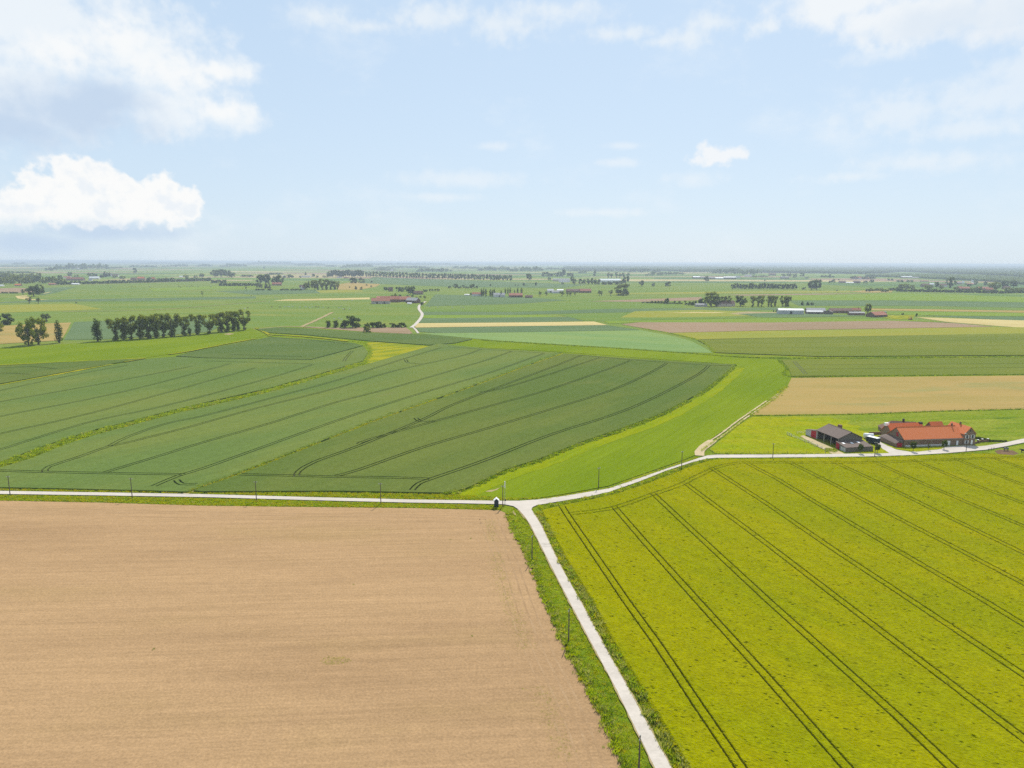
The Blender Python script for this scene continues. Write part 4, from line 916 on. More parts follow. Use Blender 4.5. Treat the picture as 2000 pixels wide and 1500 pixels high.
clump('dark poplar in front of the white farm', 'dark poplars of the white farm', [('poplar', 940.5, 578.5, 16, 5, 'leaf_dark'), ('poplar', 944.5, 578.5, 16, 5, 'leaf_dark'), ('poplar', 949, 578.5, 16, 5, 'leaf_dark'), ('poplar', 957.5, 579, 15, 5, 'leaf_dark'), ('poplar', 961.5, 579, 14, 5, 'leaf_dark'), ('poplar', 965.5, 579, 16, 5, 'leaf_dark'), ('poplar', 979, 580, 14, 4, 'leaf_dark'), ('poplar', 987, 574, 12, 4, 'leaf_dark'), ('poplar', 992, 574, 12, 4, 'leaf_dark'), ('poplar', 996.5, 574, 13, 4, 'leaf_dark'), ('poplar', 1005, 573, 8, 3, 'leaf_dark'), ('poplar', 1011, 573, 12, 4, 'leaf_dark'), ('poplar', 1018.5, 574, 12, 5, 'leaf_dark')])
clump('low bush at the white farm', 'bushes of the white farm', [('bush', 920, 576.5, 5, 8, 'leaf_grey'), ('bush', 928, 577.5, 5, 8, 'leaf_dark'), ('bush', 983, 579, 6, 6, 'leaf_dark')])
tree('bush', 958, 558.5, 4, 'lone bush in the wheat beyond the white farm', 4, 'leaf_dark')
# pollards
for x, b, h, w_, l in ((1054.5, 578.5, 10, 9, 'grey pollard willow at the left end of the willow line'), (1067, 577.5, 9, 7, 'slender willow beside the left pollard'), (1097.5, 578.5, 11, 11, 'largest pollard willow in front of the long white farm'), (1108, 578, 9, 7, 'third willow before the long white farm'), (1114.5, 578, 10, 8, 'fourth willow before the long white farm'), (1123, 577.5, 8, 6, 'last small willow before the red barn'), (1170.5, 577.5, 11, 8, 'left of twin willows near the big clump'), (1174.5, 577.5, 10, 7, 'right of twin willows near the big clump'), (1193, 577.5, 12, 10, 'single willow close to the big clump')):
    tree('pollard', x, b, h, l, w_, 'leaf_grey')
tree('oak', 1217, 577, 23, 'largest tree clump in the middle distance, crown wide and uneven', 35, 'leaf_grey')
clump('grey bush at the foot of the widest tree', 'bushes at the foot of the widest tree', [('bush', 1208, 577, 9, 10, 'leaf_grey'), ('bush', 1224, 577, 10, 12, 'leaf_grey')])
for x, b, h, w_, l in ((1033, 549, 15, 12, 'lone tree with a tapering crown beyond the white farm'), (1252.5, 559.5, 12, 10, 'round lone tree right of the greenhouses'), (1276, 560, 8, 7, 'small lone tree in the pasture'), (1301, 559.5, 8, 7, 'left of a pair of round field trees'), (1307, 559.5, 10, 9, 'right of a pair of round field trees'), (1379, 551, 12, 11, 'lone tree in front of the white cattle sheds')):
    tree('round', x, b, h, l, w_, 'leaf_dark')
clump('small round bush dotted in the wheat beyond', 'bushes dotted in the wheat', [('bush', 1006, 558, 2.5, 3, 'leaf_dark'), ('bush', 1012, 558, 2.5, 3.5, 'leaf_dark'), ('bush', 1023, 558, 6, 5, 'leaf_dark'), ('bush', 1047, 557.5, 7, 5, 'leaf_dark'), ('bush', 1098.5, 555.5, 4.5, 6, 'leaf_dark'), ('bush', 1073, 546.5, 6, 7, 'leaf_dark'), ('round', 1161.5, 540, 11, 7, 'leaf_dark'), ('bush', 1494, 548.5, 3, 4, 'leaf_dark')])
clump('tree in the belt by the greenhouses', 'belt by the greenhouses', [('round', x, 555.5, random.uniform(10, 13), 8, 'leaf_dark') for x in (1122, 1134, 1141, 1149, 1157)] + [('round', 1163, 556.5, 11, 7, 'leaf_dark'), ('round', 1170, 556.5, 11, 8, 'leaf_dark'), ('bush', 1180, 556, 7, 12, 'leaf_dark'), ('bush', 1190, 556, 7, 14, 'leaf_dark'), ('bush', 1202, 555.5, 7, 14, 'leaf_dark'), ('bush', 1212, 554.5, 7, 12, 'leaf_dark'), ('round', 1222, 554, 15, 15, 'leaf_dark'), ('round', 1118, 551, 12, 9, 'leaf_dark')])
clump('tree in the thin row behind the greenhouses', 'thin row behind the greenhouses', [('avenue', x, 543, random.uniform(9.5, 12), 7, 'leaf_dark') for x in (1188, 1194, 1204, 1211, 1218, 1226)])
clump('tree in the grove left of the greenhouses', 'grove left of the greenhouses', [('round', x, 540.5, h, 9, 'leaf_dark') for x, h in ((1062, 9), (1068, 9.5), (1074, 7), (1080, 7), (1087, 8), (1093, 10), (1098, 9), (1101, 15), (1110, 8), (1116, 8))])
# hamlet with the dark hedge
tree('bush', 1301.5, 593.5, 12, 'rounded dark bush rising from the clipped hedge', 12, 'leaf_dark')
clump('clipped dark hedge plant along the hamlet garden', 'clipped hedge of the hamlet', [('bush', 1257 + i * 5.2, 591.6 + i * 0.14, 2.6, 8, 'leaf_dark') for i in range(15)])
clump('small orchard tree behind the clipped hedge', 'orchard behind the clipped hedge', [('bush', x, 591, 4, 5, 'leaf_dark') for x in (1273, 1280, 1286, 1292, 1318, 1327, 1338)])
clump('dark bush beside the low grey shed', 'bushes beside the low grey shed', [('bush', 1341, 595.5, 4, 10, 'leaf_dark'), ('bush', 1349, 596, 8, 12, 'leaf_dark'), ('bush', 1356, 596, 9, 12, 'leaf_dark')])
tree('oak', 1389, 598.5, 29, 'tallest spreading tree over the hamlet roofs', 34, 'leaf_mid')
tree('round', 1371, 597, 15, 'darker tree left of the tallest hamlet tree', 18, 'leaf_dark')
tree('round', 1399, 598, 20, 'dark bushy tree at the foot of the tallest hamlet tree', 20, 'leaf_dark')
tree('avenue', 1413, 598, 21, 'left one of two open trees behind the hamlet house', 14, 'leaf_mid')
tree('avenue', 1421, 598, 21, 'right one of two open trees behind the hamlet house', 15, 'leaf_mid')
tree('round', 1446, 598, 22, 'dark round tree right of the hamlet house', 24, 'leaf_dark')
for i, (x, h, w_) in enumerate(((1470, 22, 13), (1480.5, 23, 11), (1488, 22, 12), (1500.5, 22, 10), (1506.5, 23, 13), (1513.5, 22, 12), (1528, 21, 12), (1534.5, 21, 12), (1539, 22, 13))):
    tree('avenue', x, 598.7, h, f'bare-stemmed tree, {ORD[i]} from the left in the row right of the hamlet', w_, 'leaf_mid', 'bare-stemmed row right of the hamlet', False)
tree('conifer', 1566.5, 596, 8.5, 'small pointed tree alone in the wheat', 5.5, 'leaf_dark')
tree('conifer', 1577.5, 596, 7, 'small pointed tree beside a low bush in the wheat', 6, 'leaf_dark')
tree('bush', 1586, 596, 5.5, 'low bush right of the small pointed tree', 8, 'leaf_dark')
tree('round', 1693.5, 613, 21, 'tall lone tree among the right-hand farm sheds', 15, 'leaf_mid')
tree('column', 1790, 618, 6.5, 'small dark clipped tree beside the straw field corner', 5, 'leaf_dark')
tree('bush', 1763, 615, 4, 'small bush on the rape patch edge', 5, 'leaf_dark')
clump('little conifer beside the white shed', 'little conifers by the white shed', [('conifer', 1511, 608.5, 4, 3, 'leaf_dark'), ('conifer', 1516, 608.5, 4.5, 3, 'leaf_dark'), ('bush', 1565, 606, 3.5, 5, 'leaf_dark')])
# right background
clump('tree in the dark wood strip near the big round tree', 'dark wood strip', [('round', x, 564.5 + (x - 1430) * 0.004, random.uniform(9, 12.5), random.uniform(9, 12), 'leaf_dark') for x in np.arange(1431, 1552, 6.0)])
tree('round', 1585, 566, 19, 'left half of the big dark tree pair in the right distance', 19, 'leaf_dark')
tree('round', 1595, 566, 20, 'right half of the big dark tree pair in the right distance', 21, 'leaf_dark')
tree('bush', 1570.5, 565.5, 5, 'low bush left of the big dark tree pair', 9, 'leaf_dark')
tree('bush', 1635, 568.5, 3, 'tiny bush on the field edge right of the big dark tree', 4, 'leaf_dark')
vw = []
for i, x in enumerate(np.arange(1695, 1760, 5.2)): vw.append(('bush', x, 566.5 + random.random() * 3.5, random.uniform(4.5, 9) * (0.7 + 0.3 * min(1, i / 5)), 10, 'leaf_mid' if i % 3 else 'leaf_dark'))
clump('bushy tree at the left end of the right-hand village belt', 'left end of the village belt', vw)
vb = []
for x in np.arange(1754, 2040, 5.6):
    b = 569.3 + (x - 1754) * 0.019 if x < 1950 else 573 - (x - 1950) * 0.02
    vb.append(('bush', x, b, random.uniform(4.5, 7.5), 10, 'leaf_dark'))
clump('bush of the dark hedge in front of the right-hand village', 'hedge before the right-hand village', vb)
clump('garden tree among the roofs of the right-hand village', 'garden trees of the right-hand village', [('round', x, b, h, w_, mt) for x, b, h, w_, mt in ((1760, 566, 12, 13, 'leaf_mid'), (1770, 566, 12, 13, 'leaf_mid'), (1781, 566, 10, 12, 'leaf_mid'), (1811, 565, 9, 12, 'leaf_mid'), (1818, 564, 8, 10, 'leaf_mid'), (1829, 563, 13, 8, 'leaf_dark'), (1838, 564, 8, 10, 'leaf_mid'), (1866, 567, 7, 10, 'leaf_mid'), (1901, 567, 6, 12, 'leaf_mid'), (1912, 567, 8, 12, 'leaf_mid'), (1935, 565, 13, 14, 'leaf_mid'), (1945, 567, 17, 17, 'leaf_mid'), (1962, 562, 15, 15, 'leaf_dark'), (1979, 562, 14, 16, 'leaf_dark'), (1924, 558, 8, 9, 'leaf_dark'), (1968, 570, 9, 14, 'leaf_mid'), (1982, 570, 8, 16, 'leaf_mid'), (1995, 569, 8, 14, 'leaf_mid'), (1893, 560, 6, 9, 'leaf_dark'), (1905, 556, 7, 10, 'leaf_dark'), (1990, 553, 5, 8, 'leaf_dark'))])
tree('oak', 1857, 562, 21, 'tallest tree of the right-hand village, a broad crown over red roofs', 22, 'leaf_dark')
clump('tree by the far farm with low red roofs', 'trees by the far low farm', [('bush', 1622, 552, 4, 8, 'leaf_dark'), ('round', 1628, 552, 7, 8, 'leaf_dark'), ('bush', 1638, 547.5, 3, 4, 'leaf_dark'), ('bush', 1690, 553, 5, 10, 'leaf_grey'), ('bush', 1702, 552, 7, 9, 'leaf_grey'), ('bush', 1606, 541.5, 4, 8, 'leaf_dark'), ('bush', 1613, 541.5, 4, 8, 'leaf_dark'), ('conifer', 1620.5, 542, 7, 8, 'leaf_dark'), ('bush', 1627, 542, 4, 5, 'leaf_dark'), ('round', 1552.5, 543.5, 9, 9, 'leaf_grey'), ('round', 1566, 540, 8, 10, 'leaf_dark'), ('round', 1541, 540, 6, 9, 'leaf_dark'), ('round', 1530, 541, 6, 9, 'leaf_dark'), ('bush', 1575, 544, 3, 9, 'leaf_grey')])
clump('tree of the hedge round the far hedged farm', 'hedge round the far farm', [('bush', x, 545, random.uniform(4, 7), 8, 'leaf_grey') for x in np.arange(1664, 1712, 6)] + [('bush', x, 548, 4, 6, 'leaf_dark') for x in (1735, 1742)] + [('bush', x, 551, 4.5, 7, 'leaf_dark') for x in (1754, 1761, 1773, 1780)])
# left village
lv = []
for x in np.arange(-30, 60, 6): lv.append(('round', x, 556 - random.random() * 3, random.uniform(9, 16), 11, 'leaf_mid'))
for x in np.arange(4, 80, 6.5): lv.append(('round', x, 547 - random.random() * 3, random.uniform(9, 14), 11, 'leaf_mid'))
for x in np.arange(52, 125, 6): lv.append(('round', x, 551.5 + random.random() * 3, random.uniform(9, 15), 11, 'leaf_mid' if random.random() < .6 else 'leaf_dark'))
clump('garden tree of the village at the far left', 'trees of the left village', lv)
lv = []
for x in np.arange(112, 412, 5.4):
    lv.append(('bush', x, 556.3 - (x - 112) * 0.026, random.uniform(4.5, 7.5), 9, 'leaf_dark'))
clump('bush of the roadside hedge in front of the left village', 'roadside hedge of the left village', lv)
clump('taller tree between the roofs along the left village road', 'taller trees on the left village road', [('round', 137, 541, 10, 9, 'leaf_dark'), ('round', 150, 543, 7, 9, 'leaf_mid'), ('round', 177, 541, 8, 13, 'leaf_dark'), ('round', 186, 541, 7, 9, 'leaf_dark'), ('conifer', 205, 541, 11, 9, 'leaf_dark'), ('round', 212, 541, 9, 9, 'leaf_dark'), ('conifer', 198, 542, 7, 8, 'leaf_dark'), ('round', 225, 543, 6, 10, 'leaf_mid'), ('round', 240, 545, 6, 12, 'leaf_mid'), ('round', 292, 551, 10, 12, 'leaf_dark'), ('round', 336, 550, 8, 11, 'leaf_dark'), ('round', 363, 543, 6, 12, 'leaf_mid'), ('round', 383, 543, 5, 10, 'leaf_dark'), ('round', 394, 542, 8, 11, 'leaf_dark'), ('bush', 400, 548.5, 5, 22, 'leaf_mid'), ('bush', 310, 549, 6, 14, 'leaf_mid'), ('bush', 325, 548, 6, 12, 'leaf_mid')])
tree('round', 263.5, 533.5, 10.5, 'lone tall tree in the far fields above the left village', 8, 'leaf_dark')
clump('tree on the far side of the left-hand cottage', 'trees beyond the left-hand cottage', [('round', 555, 543, 5, 10, 'leaf_grey'), ('round', 566, 543, 7, 14, 'leaf_dark'), ('conifer', 597, 537, 6.5, 4, 'leaf_dark'), ('round', 612, 541, 6.5, 7, 'leaf_dark'), ('bush', 620, 542, 4, 7, 'leaf_grey'), ('bush', 633, 542, 4, 8, 'leaf_grey'), ('round', 516, 525, 4.5, 4.5, 'leaf_dark'), ('bush', 586, 542.5, 4, 5, 'leaf_dark'), ('bush', 475, 541, 5, 12, 'leaf_grey'), ('bush', 488, 541, 5, 14, 'leaf_grey'), ('bush', 530, 537, 5, 16, 'leaf_grey'), ('bush', 545, 536, 4, 16, 'leaf_grey')])

# ------------------------------------------------------------------ far woods (read as one mass)
def wood(name, x0, x1, yb0, yb1, hpx, mat='leaf_dark', depth=1.0, dens=1.0):
    """a belt of crowns between two surveyed points, as one mass of leaf clumps"""
    V, Fq, n0 = [], [], 0
    x = x0
    while x < x1:
        t = (x - x0) / (x1 - x0); b = yb0 + (yb1 - yb0) * t
        edge = min(1.0, 0.45 + 3 * min(t, 1 - t))
        p = at(x, b); Hh = hgt(x, b, b - hpx * edge * random.uniform(0.7, 1.05))
        wpx = (at(x + 1, b) - p).length
        for k in range(3):
            q = p + Vector((random.gauss(0, 0.4) * Hh, random.uniform(0, 2.2) * Hh * depth, 0))
            bl = [(q.x + random.gauss(0, .25) * Hh, q.y + random.gauss(0, .25) * Hh, Hh * random.uniform(0.25, 0.82), Hh * 0.24) for _ in range(4)]
            v, f = leaves(bl, int(26 * dens), Hh * 0.15)
            V.append(v); Fq.append(f + n0); n0 += len(v)
        x += max(1.4, 0.55 * Hh / wpx)
    return tag(link(name, mesh_np(name, np.concatenate(V), np.concatenate(Fq), [M[mat]])), kind='stuff')
for a in ((100, 206, 527, 525.5, 13), (86, 104, 529, 529, 9), (22, 50, 517.5, 517, 6), (208, 240, 525, 524, 4), (253, 270, 522, 522, 5), (273, 305, 522.5, 522.5, 5), (316, 330, 521.5, 521.5, 4), (333, 364, 521, 521, 6), (384, 411, 521, 520.5, 6), (-60, 110, 521, 521, 3), (430, 480, 521.5, 521, 7), (268, 400, 516, 515.5, 4),
          (480, 577, 517, 517, 7), (575, 636, 519, 519, 6), (636, 656, 521, 521, 4), (665, 730, 524, 522, 8), (728, 800, 527, 523, 6), (676, 912, 518, 518, 5), (796, 840, 524.5, 524.5, 6), (813, 881, 531.5, 531, 9), (884, 893, 525, 525, 6), (895, 940, 525, 526, 7), (935, 1004, 529, 529, 9), (735, 772, 529, 529, 5),
          (1000, 1062, 531, 530, 11), (1060, 1120, 527, 527, 5), (1100, 1235, 530, 531, 4.5), (1130, 1145, 534, 534, 5), (1232, 1268, 532, 532, 10), (1262, 1338, 538.5, 536, 7), (1274, 1290, 533, 533, 8), (1330, 1400, 532, 531, 6), (1392, 1462, 534, 536, 11), (1454, 1486, 537, 537, 12), (1468, 1500, 541.5, 541, 4), (-60, 70, 535, 534, 5), (60, 130, 519, 519, 3)):
    wood('distant_wood', *a)
def canopy(name, near, back_y, h, mat, nx=360, ny=26, amp=0.35):
    """the top of a deep forest, with its edge standing towards us"""
    g = [Vector(at(*p)[:2]) for p in near]; line = []
    d = [0.0]
    for a, b in zip(g[:-1], g[1:]): d.append(d[-1] + (b - a).length)
    for i in range(nx):
        s_ = d[-1] * i / (nx - 1); k = max(j for j in range(len(d)) if d[j] <= s_ + 1e-6); k = min(k, len(g) - 2)
        line.append(g[k].lerp(g[k + 1], (s_ - d[k]) / (d[k + 1] - d[k])))
    V = []
    for j in range(ny + 1):
        for i, p in enumerate(line):
            t = 0 if j == 0 else ((j - 1) / (ny - 1)) ** 2.4
            far = p * (back_y / max(p.y, 1)); q = p.lerp(far, t)
            jx = random.gauss(0, 0.3) * d[-1] / nx
            V.append((q.x + jx, q.y, 0.0 if j == 0 else h * (1 + random.gauss(0, amp * 0.5) + amp * 0.6 * mnoise.noise(Vector((q.x / 160, q.y / 320, 0))))))
    idx = np.arange((ny + 1) * nx).reshape(ny + 1, nx)
    f = np.stack([idx[:-1, :-1], idx[:-1, 1:], idx[1:, 1:], idx[1:, :-1]], -1).reshape(-1, 4)
    return tag(link(name, mesh_np(name, V, f, [M[mat]])), kind='stuff')
canopy('forest', [(1100, 526), (1250, 529), (1385, 530.5), (1500, 533), (1600, 534), (1700, 535.5), (1760, 531), (1880, 536), (2000, 543.5), (2200, 552)], 14500, 15, 'leaf_dark')
canopy('young_plantation', [(1690, 540), (1760, 542), (1850, 546), (1920, 549), (2000, 556), (2150, 566)], 5200, 9, 'leaf_fresh', ny=8)
canopy('far_forest', [(-300, 512.5), (400, 514), (1000, 517), (1500, 520), (2300, 524)], 36000, 22, 'leaf_dark', 420, 10, 0.5)

# ------------------------------------------------------------------ buildings
M['tile'] = plain('orange_roof_tiles', rgb(0.62, 0.175, 0.05), 0.8, 0.14, 1.6, (1, 2, 2), c2=rgb(0.52, 0.14, 0.045))
M['tile_far'] = plain('weathered_red_tiles', rgb(0.34, 0.13, 0.075), 0.85, 0.15, 0.6)
M['tile_dark'] = plain('dark_red_tiles', rgb(0.17, 0.085, 0.06), 0.85, 0.2, 1.2, c2=rgb(0.13, 0.085, 0.06))
M['brick'] = plain('old_brick', rgb(0.235, 0.165, 0.105), 0.9, 0.2, 1.0, (1, 1, 3), c2=rgb(0.19, 0.13, 0.085))
M['brick_red'] = plain('red_brown_brick', rgb(0.20, 0.115, 0.075), 0.9, 0.18, 1.2, c2=rgb(0.17, 0.10, 0.07))
M['asbestos'] = plain('weathered_fibre_cement', rgb(0.165, 0.122, 0.098), 0.9, 0.28, 0.7, (5, 0.6, 1), c2=rgb(0.115, 0.085, 0.068))
M['cladding'] = plain('grey_brown_cladding', rgb(0.17, 0.145, 0.115), 0.85, 0.15, 0.8, (6, 6, 0.3))
M['concrete'] = plain('concrete', rgb(0.38, 0.35, 0.31), 0.9, 0.12, 2)
M['sheet'] = plain('pale_metal_sheet', rgb(0.45, 0.45, 0.44), 0.55, 0.08, 1, (4, 4, 0.3))
M['white'] = plain('white_paint', rgb(0.74, 0.73, 0.70), 0.6, 0.05)
M['whitewall'] = plain('white_render', rgb(0.62, 0.60, 0.56), 0.8, 0.08)
M['red'] = plain('red_paint', rgb(0.36, 0.012, 0.03), 0.55, 0.08)
M['dark'] = plain('dark_interior', rgb(0.03, 0.03, 0.032), 0.8, 0.2)
M['steel'] = plain('galvanised_steel', rgb(0.36, 0.38, 0.38), 0.5, 0.1, 2, metal=0.4)
M['navy'] = plain('dark_blue_panel', rgb(0.025, 0.037, 0.052), 0.5, 0.15)
M['pole'] = plain('weathered_pole_timber', rgb(0.12, 0.095, 0.075), 0.9, 0.2, 2, (4, 4, 0.6))
M['wood'] = plain('grey_timber', rgb(0.16, 0.13, 0.10), 0.9, 0.2, 2)
M['glass'] = plain('window_glass', rgb(0.05, 0.06, 0.07), 0.15, 0.1)
M['greyroof'] = plain('grey_roofing', rgb(0.30, 0.29, 0.28), 0.8, 0.1, 1)
M['orange'] = plain('orange_machine_paint', rgb(0.50, 0.16, 0.03), 0.5, 0.1)
M['rubble'] = plain('brick_rubble', rgb(0.40, 0.29, 0.21), 0.95, 0.35, 1.4, c2=rgb(0.30, 0.13, 0.08))
M['cream'] = plain('cream_wall', rgb(0.50, 0.40, 0.30), 0.85, 0.1)

def gable(root, Ln, W, ev, ri, wall, roof, over=0.35, th=0.18, x0=None, hip=0.0, parts=True, roofname='roof', wallname='wall'):
    """walls and a pitched roof; ridge along local x, centred on the root"""
    a = -Ln / 2 if x0 is None else x0; b = a + Ln; hw = W / 2
    mb = MB()
    mb.prism([(-hw, -0.3), (hw, -0.3), (hw, ev), (0, ri - 0.02), (-hw, ev)], a, b) if not hip else mb.box(a, b, -hw, hw, -0.3, ev)
    wo_ = mb.build(wallname, wall, root)
    rb = MB(); sl = (ri - ev) / hw; ox = over; dz = over * sl
    if not hip:
        for s_ in (-1, 1):
            pr = [(s_ * (hw + ox), ev - dz), (0, ri), (0, ri + th), (s_ * (hw + ox), ev - dz + th)]
            rb.prism(pr, a - ox, b + ox)
    else:
        A = [(a - ox, -hw - ox, ev - dz), (b + ox, -hw - ox, ev - dz), (b + ox, hw + ox, ev - dz), (a - ox, hw + ox, ev - dz), (a + hip, 0, ri), (b - hip, 0, ri)]
        rb.add(A, [(0, 1, 5, 4), (1, 2, 5), (2, 3, 4, 5), (3, 0, 4), (3, 2, 1, 0)])
    ro = rb.build(roofname, roof, root)
    return wo_, ro
def opening(root, name, side, u, z0, wd, ht, Ln, W, mat, frame=None, off=0.05, lab=None, x0=None):
    """door or window on a wall: side f/b along x, l/r across"""
    mb = MB(); a = -Ln / 2 if x0 is None else x0
    def slab(mb_, grow, d0, d1, m=0):
        if side == 'f': mb_.box(u - wd / 2 - grow, u + wd / 2 + grow, -W / 2 - d1, -W / 2 - d0, z0 - grow, z0 + ht + grow, m)
        if side == 'b': mb_.box(u - wd / 2 - grow, u + wd / 2 + grow, W / 2 + d0, W / 2 + d1, z0 - grow, z0 + ht + grow, m)
        if side == 'l': mb_.box(a - d1, a - d0, u - wd / 2 - grow, u + wd / 2 + grow, z0 - grow, z0 + ht + grow, m)
        if side == 'r': mb_.box(a + Ln + d0, a + Ln + d1, u - wd / 2 - grow, u + wd / 2 + grow, z0 - grow, z0 + ht + grow, m)
    slab(mb, 0, 0.004, off)
    o = mb.build(name, mat, root)
    if frame:
        f = MB(); slab(f, 0.12, 0.002, off * 0.55); f.build('frame', frame, o)
    if lab: o['label'] = lab
    return o
def chimney(ro, x, y, z, h=1.3, w_=0.55, mat=None):
    mb = MB(); mb.box(x - w_ / 2, x + w_ / 2, y - w_ / 2, y + w_ / 2, z - 0.9, z + h); mb.box(x - w_ / 2 - .06, x + w_ / 2 + .06, y - w_ / 2 - .06, y + w_ / 2 + .06, z + h, z + h + .12); mb.tube([(x, y, z + h + .1), (x, y, z + h + .45)], 0.13, 6)
    return mb.build('chimney', mat or M['brick_red'], ro)

# -- the orange-roofed farmhouse
A_, B_ = Vector((173.1, 302.0)), Vector((201.6, 306.0)); ax = (B_ - A_).normalized(); rz = math.atan2(ax.y, ax.x); nrm = Vector((-ax.y, ax.x))
Lh, Wh, EV, RI = (B_ - A_).length, 11.2, 3.65, 7.75
ctr = (A_ + B_) / 2 + nrm * Wh / 2
fh = empty('farmhouse', (ctr.x, ctr.y, 0), rz)
tag(fh, 'long brick farmhouse with bright orange tiled roof beside the lane', 'farmhouse')
wl, rf = gable(fh, Lh, Wh, EV, RI, M['brick'], M['tile'], 0.3)
chimney(rf, Lh / 2 - 1.6, 0, RI, 1.0)
rc = MB(); rc.tube([(-Lh / 2 - .3, 0, RI + .2), (Lh / 2, 0, RI + .2)], 0.16, 6); rc.build('ridge_tiles', M['tile'], rf)
x_ = lambda px: (at(px, 872).xy - ctr).dot(ax)
opening(fh, 'garage_door', 'f', x_(1853), 0.1, 2.6, 2.3, Lh, Wh, M['white'], M['brick_red'], 0.08)
opening(fh, 'front_door', 'f', x_(1873.5), 0.1, 0.95, 2.2, Lh, Wh, M['white'], M['dark'], 0.1)
opening(fh, 'window', 'f', x_(1770), 1.6, 0.8, 0.6, Lh, Wh, M['glass'], M['brick_red'])
for px in (1798, 1812, 1826, 1836): opening(fh, 'blind_arch', 'f', x_(px), 1.5, 1.9, 1.1, Lh, Wh, M['brick_red'], None, 0.05)
opening(fh, 'hatch', 'l', -0.9, 4.0, 1.2, 1.7, Lh, Wh, M['red'], None, 0.08, 'red hatch in the gable')
pl = MB(); pl.box(-Lh / 2 + 1, Lh / 2 - 6.5, -Wh / 2 - 0.5, -Wh / 2 - 0.01, 0, 0.55); pl.build('plinth', M['concrete'], fh)
cw = MB(); cw.box(-Lh / 2 + 0.6, Lh / 2 - 8, -Wh / 2 - 0.07, -Wh / 2 - 0.004, 0.56, 0.95); cw.build('limewash_band', M['whitewall'], fh)
gt = MB(); gt.tube([(-Lh / 2, -Wh / 2 - .38, EV - .3), (Lh / 2 - .2, -Wh / 2 - .38, EV - .3)], 0.09, 6); gt.tube([(Lh / 2 - 6.3, -Wh / 2 - .3, EV - .3), (Lh / 2 - 6.3, -Wh / 2 - .12, 0.1)], 0.06, 6); gt.build('gutter', M['steel'], fh)
# cross wing, its gable to the lane
cw_ = empty('cross_wing', (B_.x + 2.9 * ax.x - nrm.x * 0.35, B_.y + 2.9 * ax.y - nrm.y * 0.35, 0), rz + math.pi / 2)
tag(cw_, 'brick gabled end house of the farm with tall shuttered windows', 'house')
w2, r2 = gable(cw_, 11.5, 5.7, 5.3, 8.3, M['brick'], M['tile'], 0.22, x0=0)
chimney(r2, 6.2, 0, 8.2, 1.0)
for u, z0, hh, mt in ((-1.35, 3.3, 1.5, 'glass'), (1.35, 3.3, 1.5, 'glass'), (1.2, 0.5, 2.0, 'white'), (-1.4, 0.9, 1.5, 'glass')):
    o = opening(cw_, 'door' if mt == 'white' else 'window', 'l', u * -1, z0, 0.95, hh, 11.5, 5.7, M[mt], M['whitewall'] if mt == 'glass' else M['brick_red'], x0=0)
    if mt == 'glass':
        sh = MB()
        for s_ in (-0.72, 0.72): sh.box(-0.09, -0.004, -u + s_ - 0.2, -u + s_ + 0.2, z0, z0 + hh)
        sh.build('shutter', M['whitewall'], o)
opening(cw_, 'attic_window', 'l', 0, 6.3, 0.6, 0.7, 11.5, 5.7, M['dark'], None, x0=0)
# rear range behind the ridge
rr = empty('rear_range', (ctr.x + nrm.x * 11 - ax.x * 2.5, ctr.y + nrm.y * 11 - ax.y * 2.5, 0), rz)
tag(rr, 'rear farm range whose orange ridge shows behind the farmhouse', 'farm building')
w3, r3 = gable(rr, 17, 7, 3.3, 6.85, M['brick'], M['tile'], 0.3)
for x in (-8.9,):
    d = MB(); d.box(x - 0.9, x + 0.9, -0.7, 0.6, 6.0, 7.35); d.build('dormer', M['white'], r3)
d = MB(); d.box(7.4, 9.0, -0.7, 0.6, 6.0, 7.2); d.build('dormer', M['dark'], r3)
rr2 = empty('back_house', (ctr.x + nrm.x * 11 + ax.x * 13.5, ctr.y + nrm.y * 11 + ax.y * 13.5, 0), rz)
tag(rr2, 'small orange-roofed back house behind the cross wing', 'house')
gable(rr2, 6, 6, 3.8, 7.1, M['brick'], M['tile'], 0.3)
# lean-to on the left gable
p0 = A_ - ax * 3.6 + nrm * 0.4
lt = empty('lean_to', (p0.x, p0.y, 0), rz)
tag(lt, 'low lean-to with a rounded grey roof against the farmhouse gable', 'shed')
b = MB(); b.prism([(0, -.2), (12.5, -.2), (12.5, 1.7), (0, 1.9)], 0, 3.45); b.build('wall', M['brick'], lt)
b = MB()
nseg = 6
prof = [(-0.25 + 3.8 * i / nseg, 1.85 + 1.45 * math.sin(math.pi / 2 * i / nseg)) for i in range(nseg + 1)]
vs = []; 
for y, k in ((-0.3, 0.86), (0.8, 1), (10.2, 1), (12.2, 0.8), (13.0, 0.35)):
    vs += [(x if x > -0.2 or y < 10 else x + 0.5, y, 1.75 + (z - 1.75) * k) for x, z in prof]
fs = [(j * 7 + i, j * 7 + i + 1, (j + 1) * 7 + i + 1, (j + 1) * 7 + i) for j in range(4) for i in range(6)]
b.add(vs, fs); b.build('roof', M['asbestos'], lt)
d = MB(); d.box(0.55, 3.0, -0.08, -0.004, 0.05, 2.0); o = d.build('garage_door', M['red'], lt); o['label'] = 'red double door'
d = MB(); d.prism([(-0.03, 2.05), (-0.003, 2.05), (-0.003, 3.1), (-0.03, 2.9)], 1.2, 3.4); d.build('gable_board', M['cladding'], lt)
# hipped barn behind
hb = empty('hipped_barn', (187.5, 329.5, 0), R(-12))
tag(hb, 'low hipped barn with dark reddish tiles behind the farmhouse', 'barn')
gable(hb, 19, 9.5, 2.2, 5.7, M['brick'], M['tile_dark'], 0.3, hip=4.2)
c = MB(); c.box(-0.4, 0.4, -0.4, 0.4, 5.0, 6.9); c.build('chimney', M['dark'], hb)
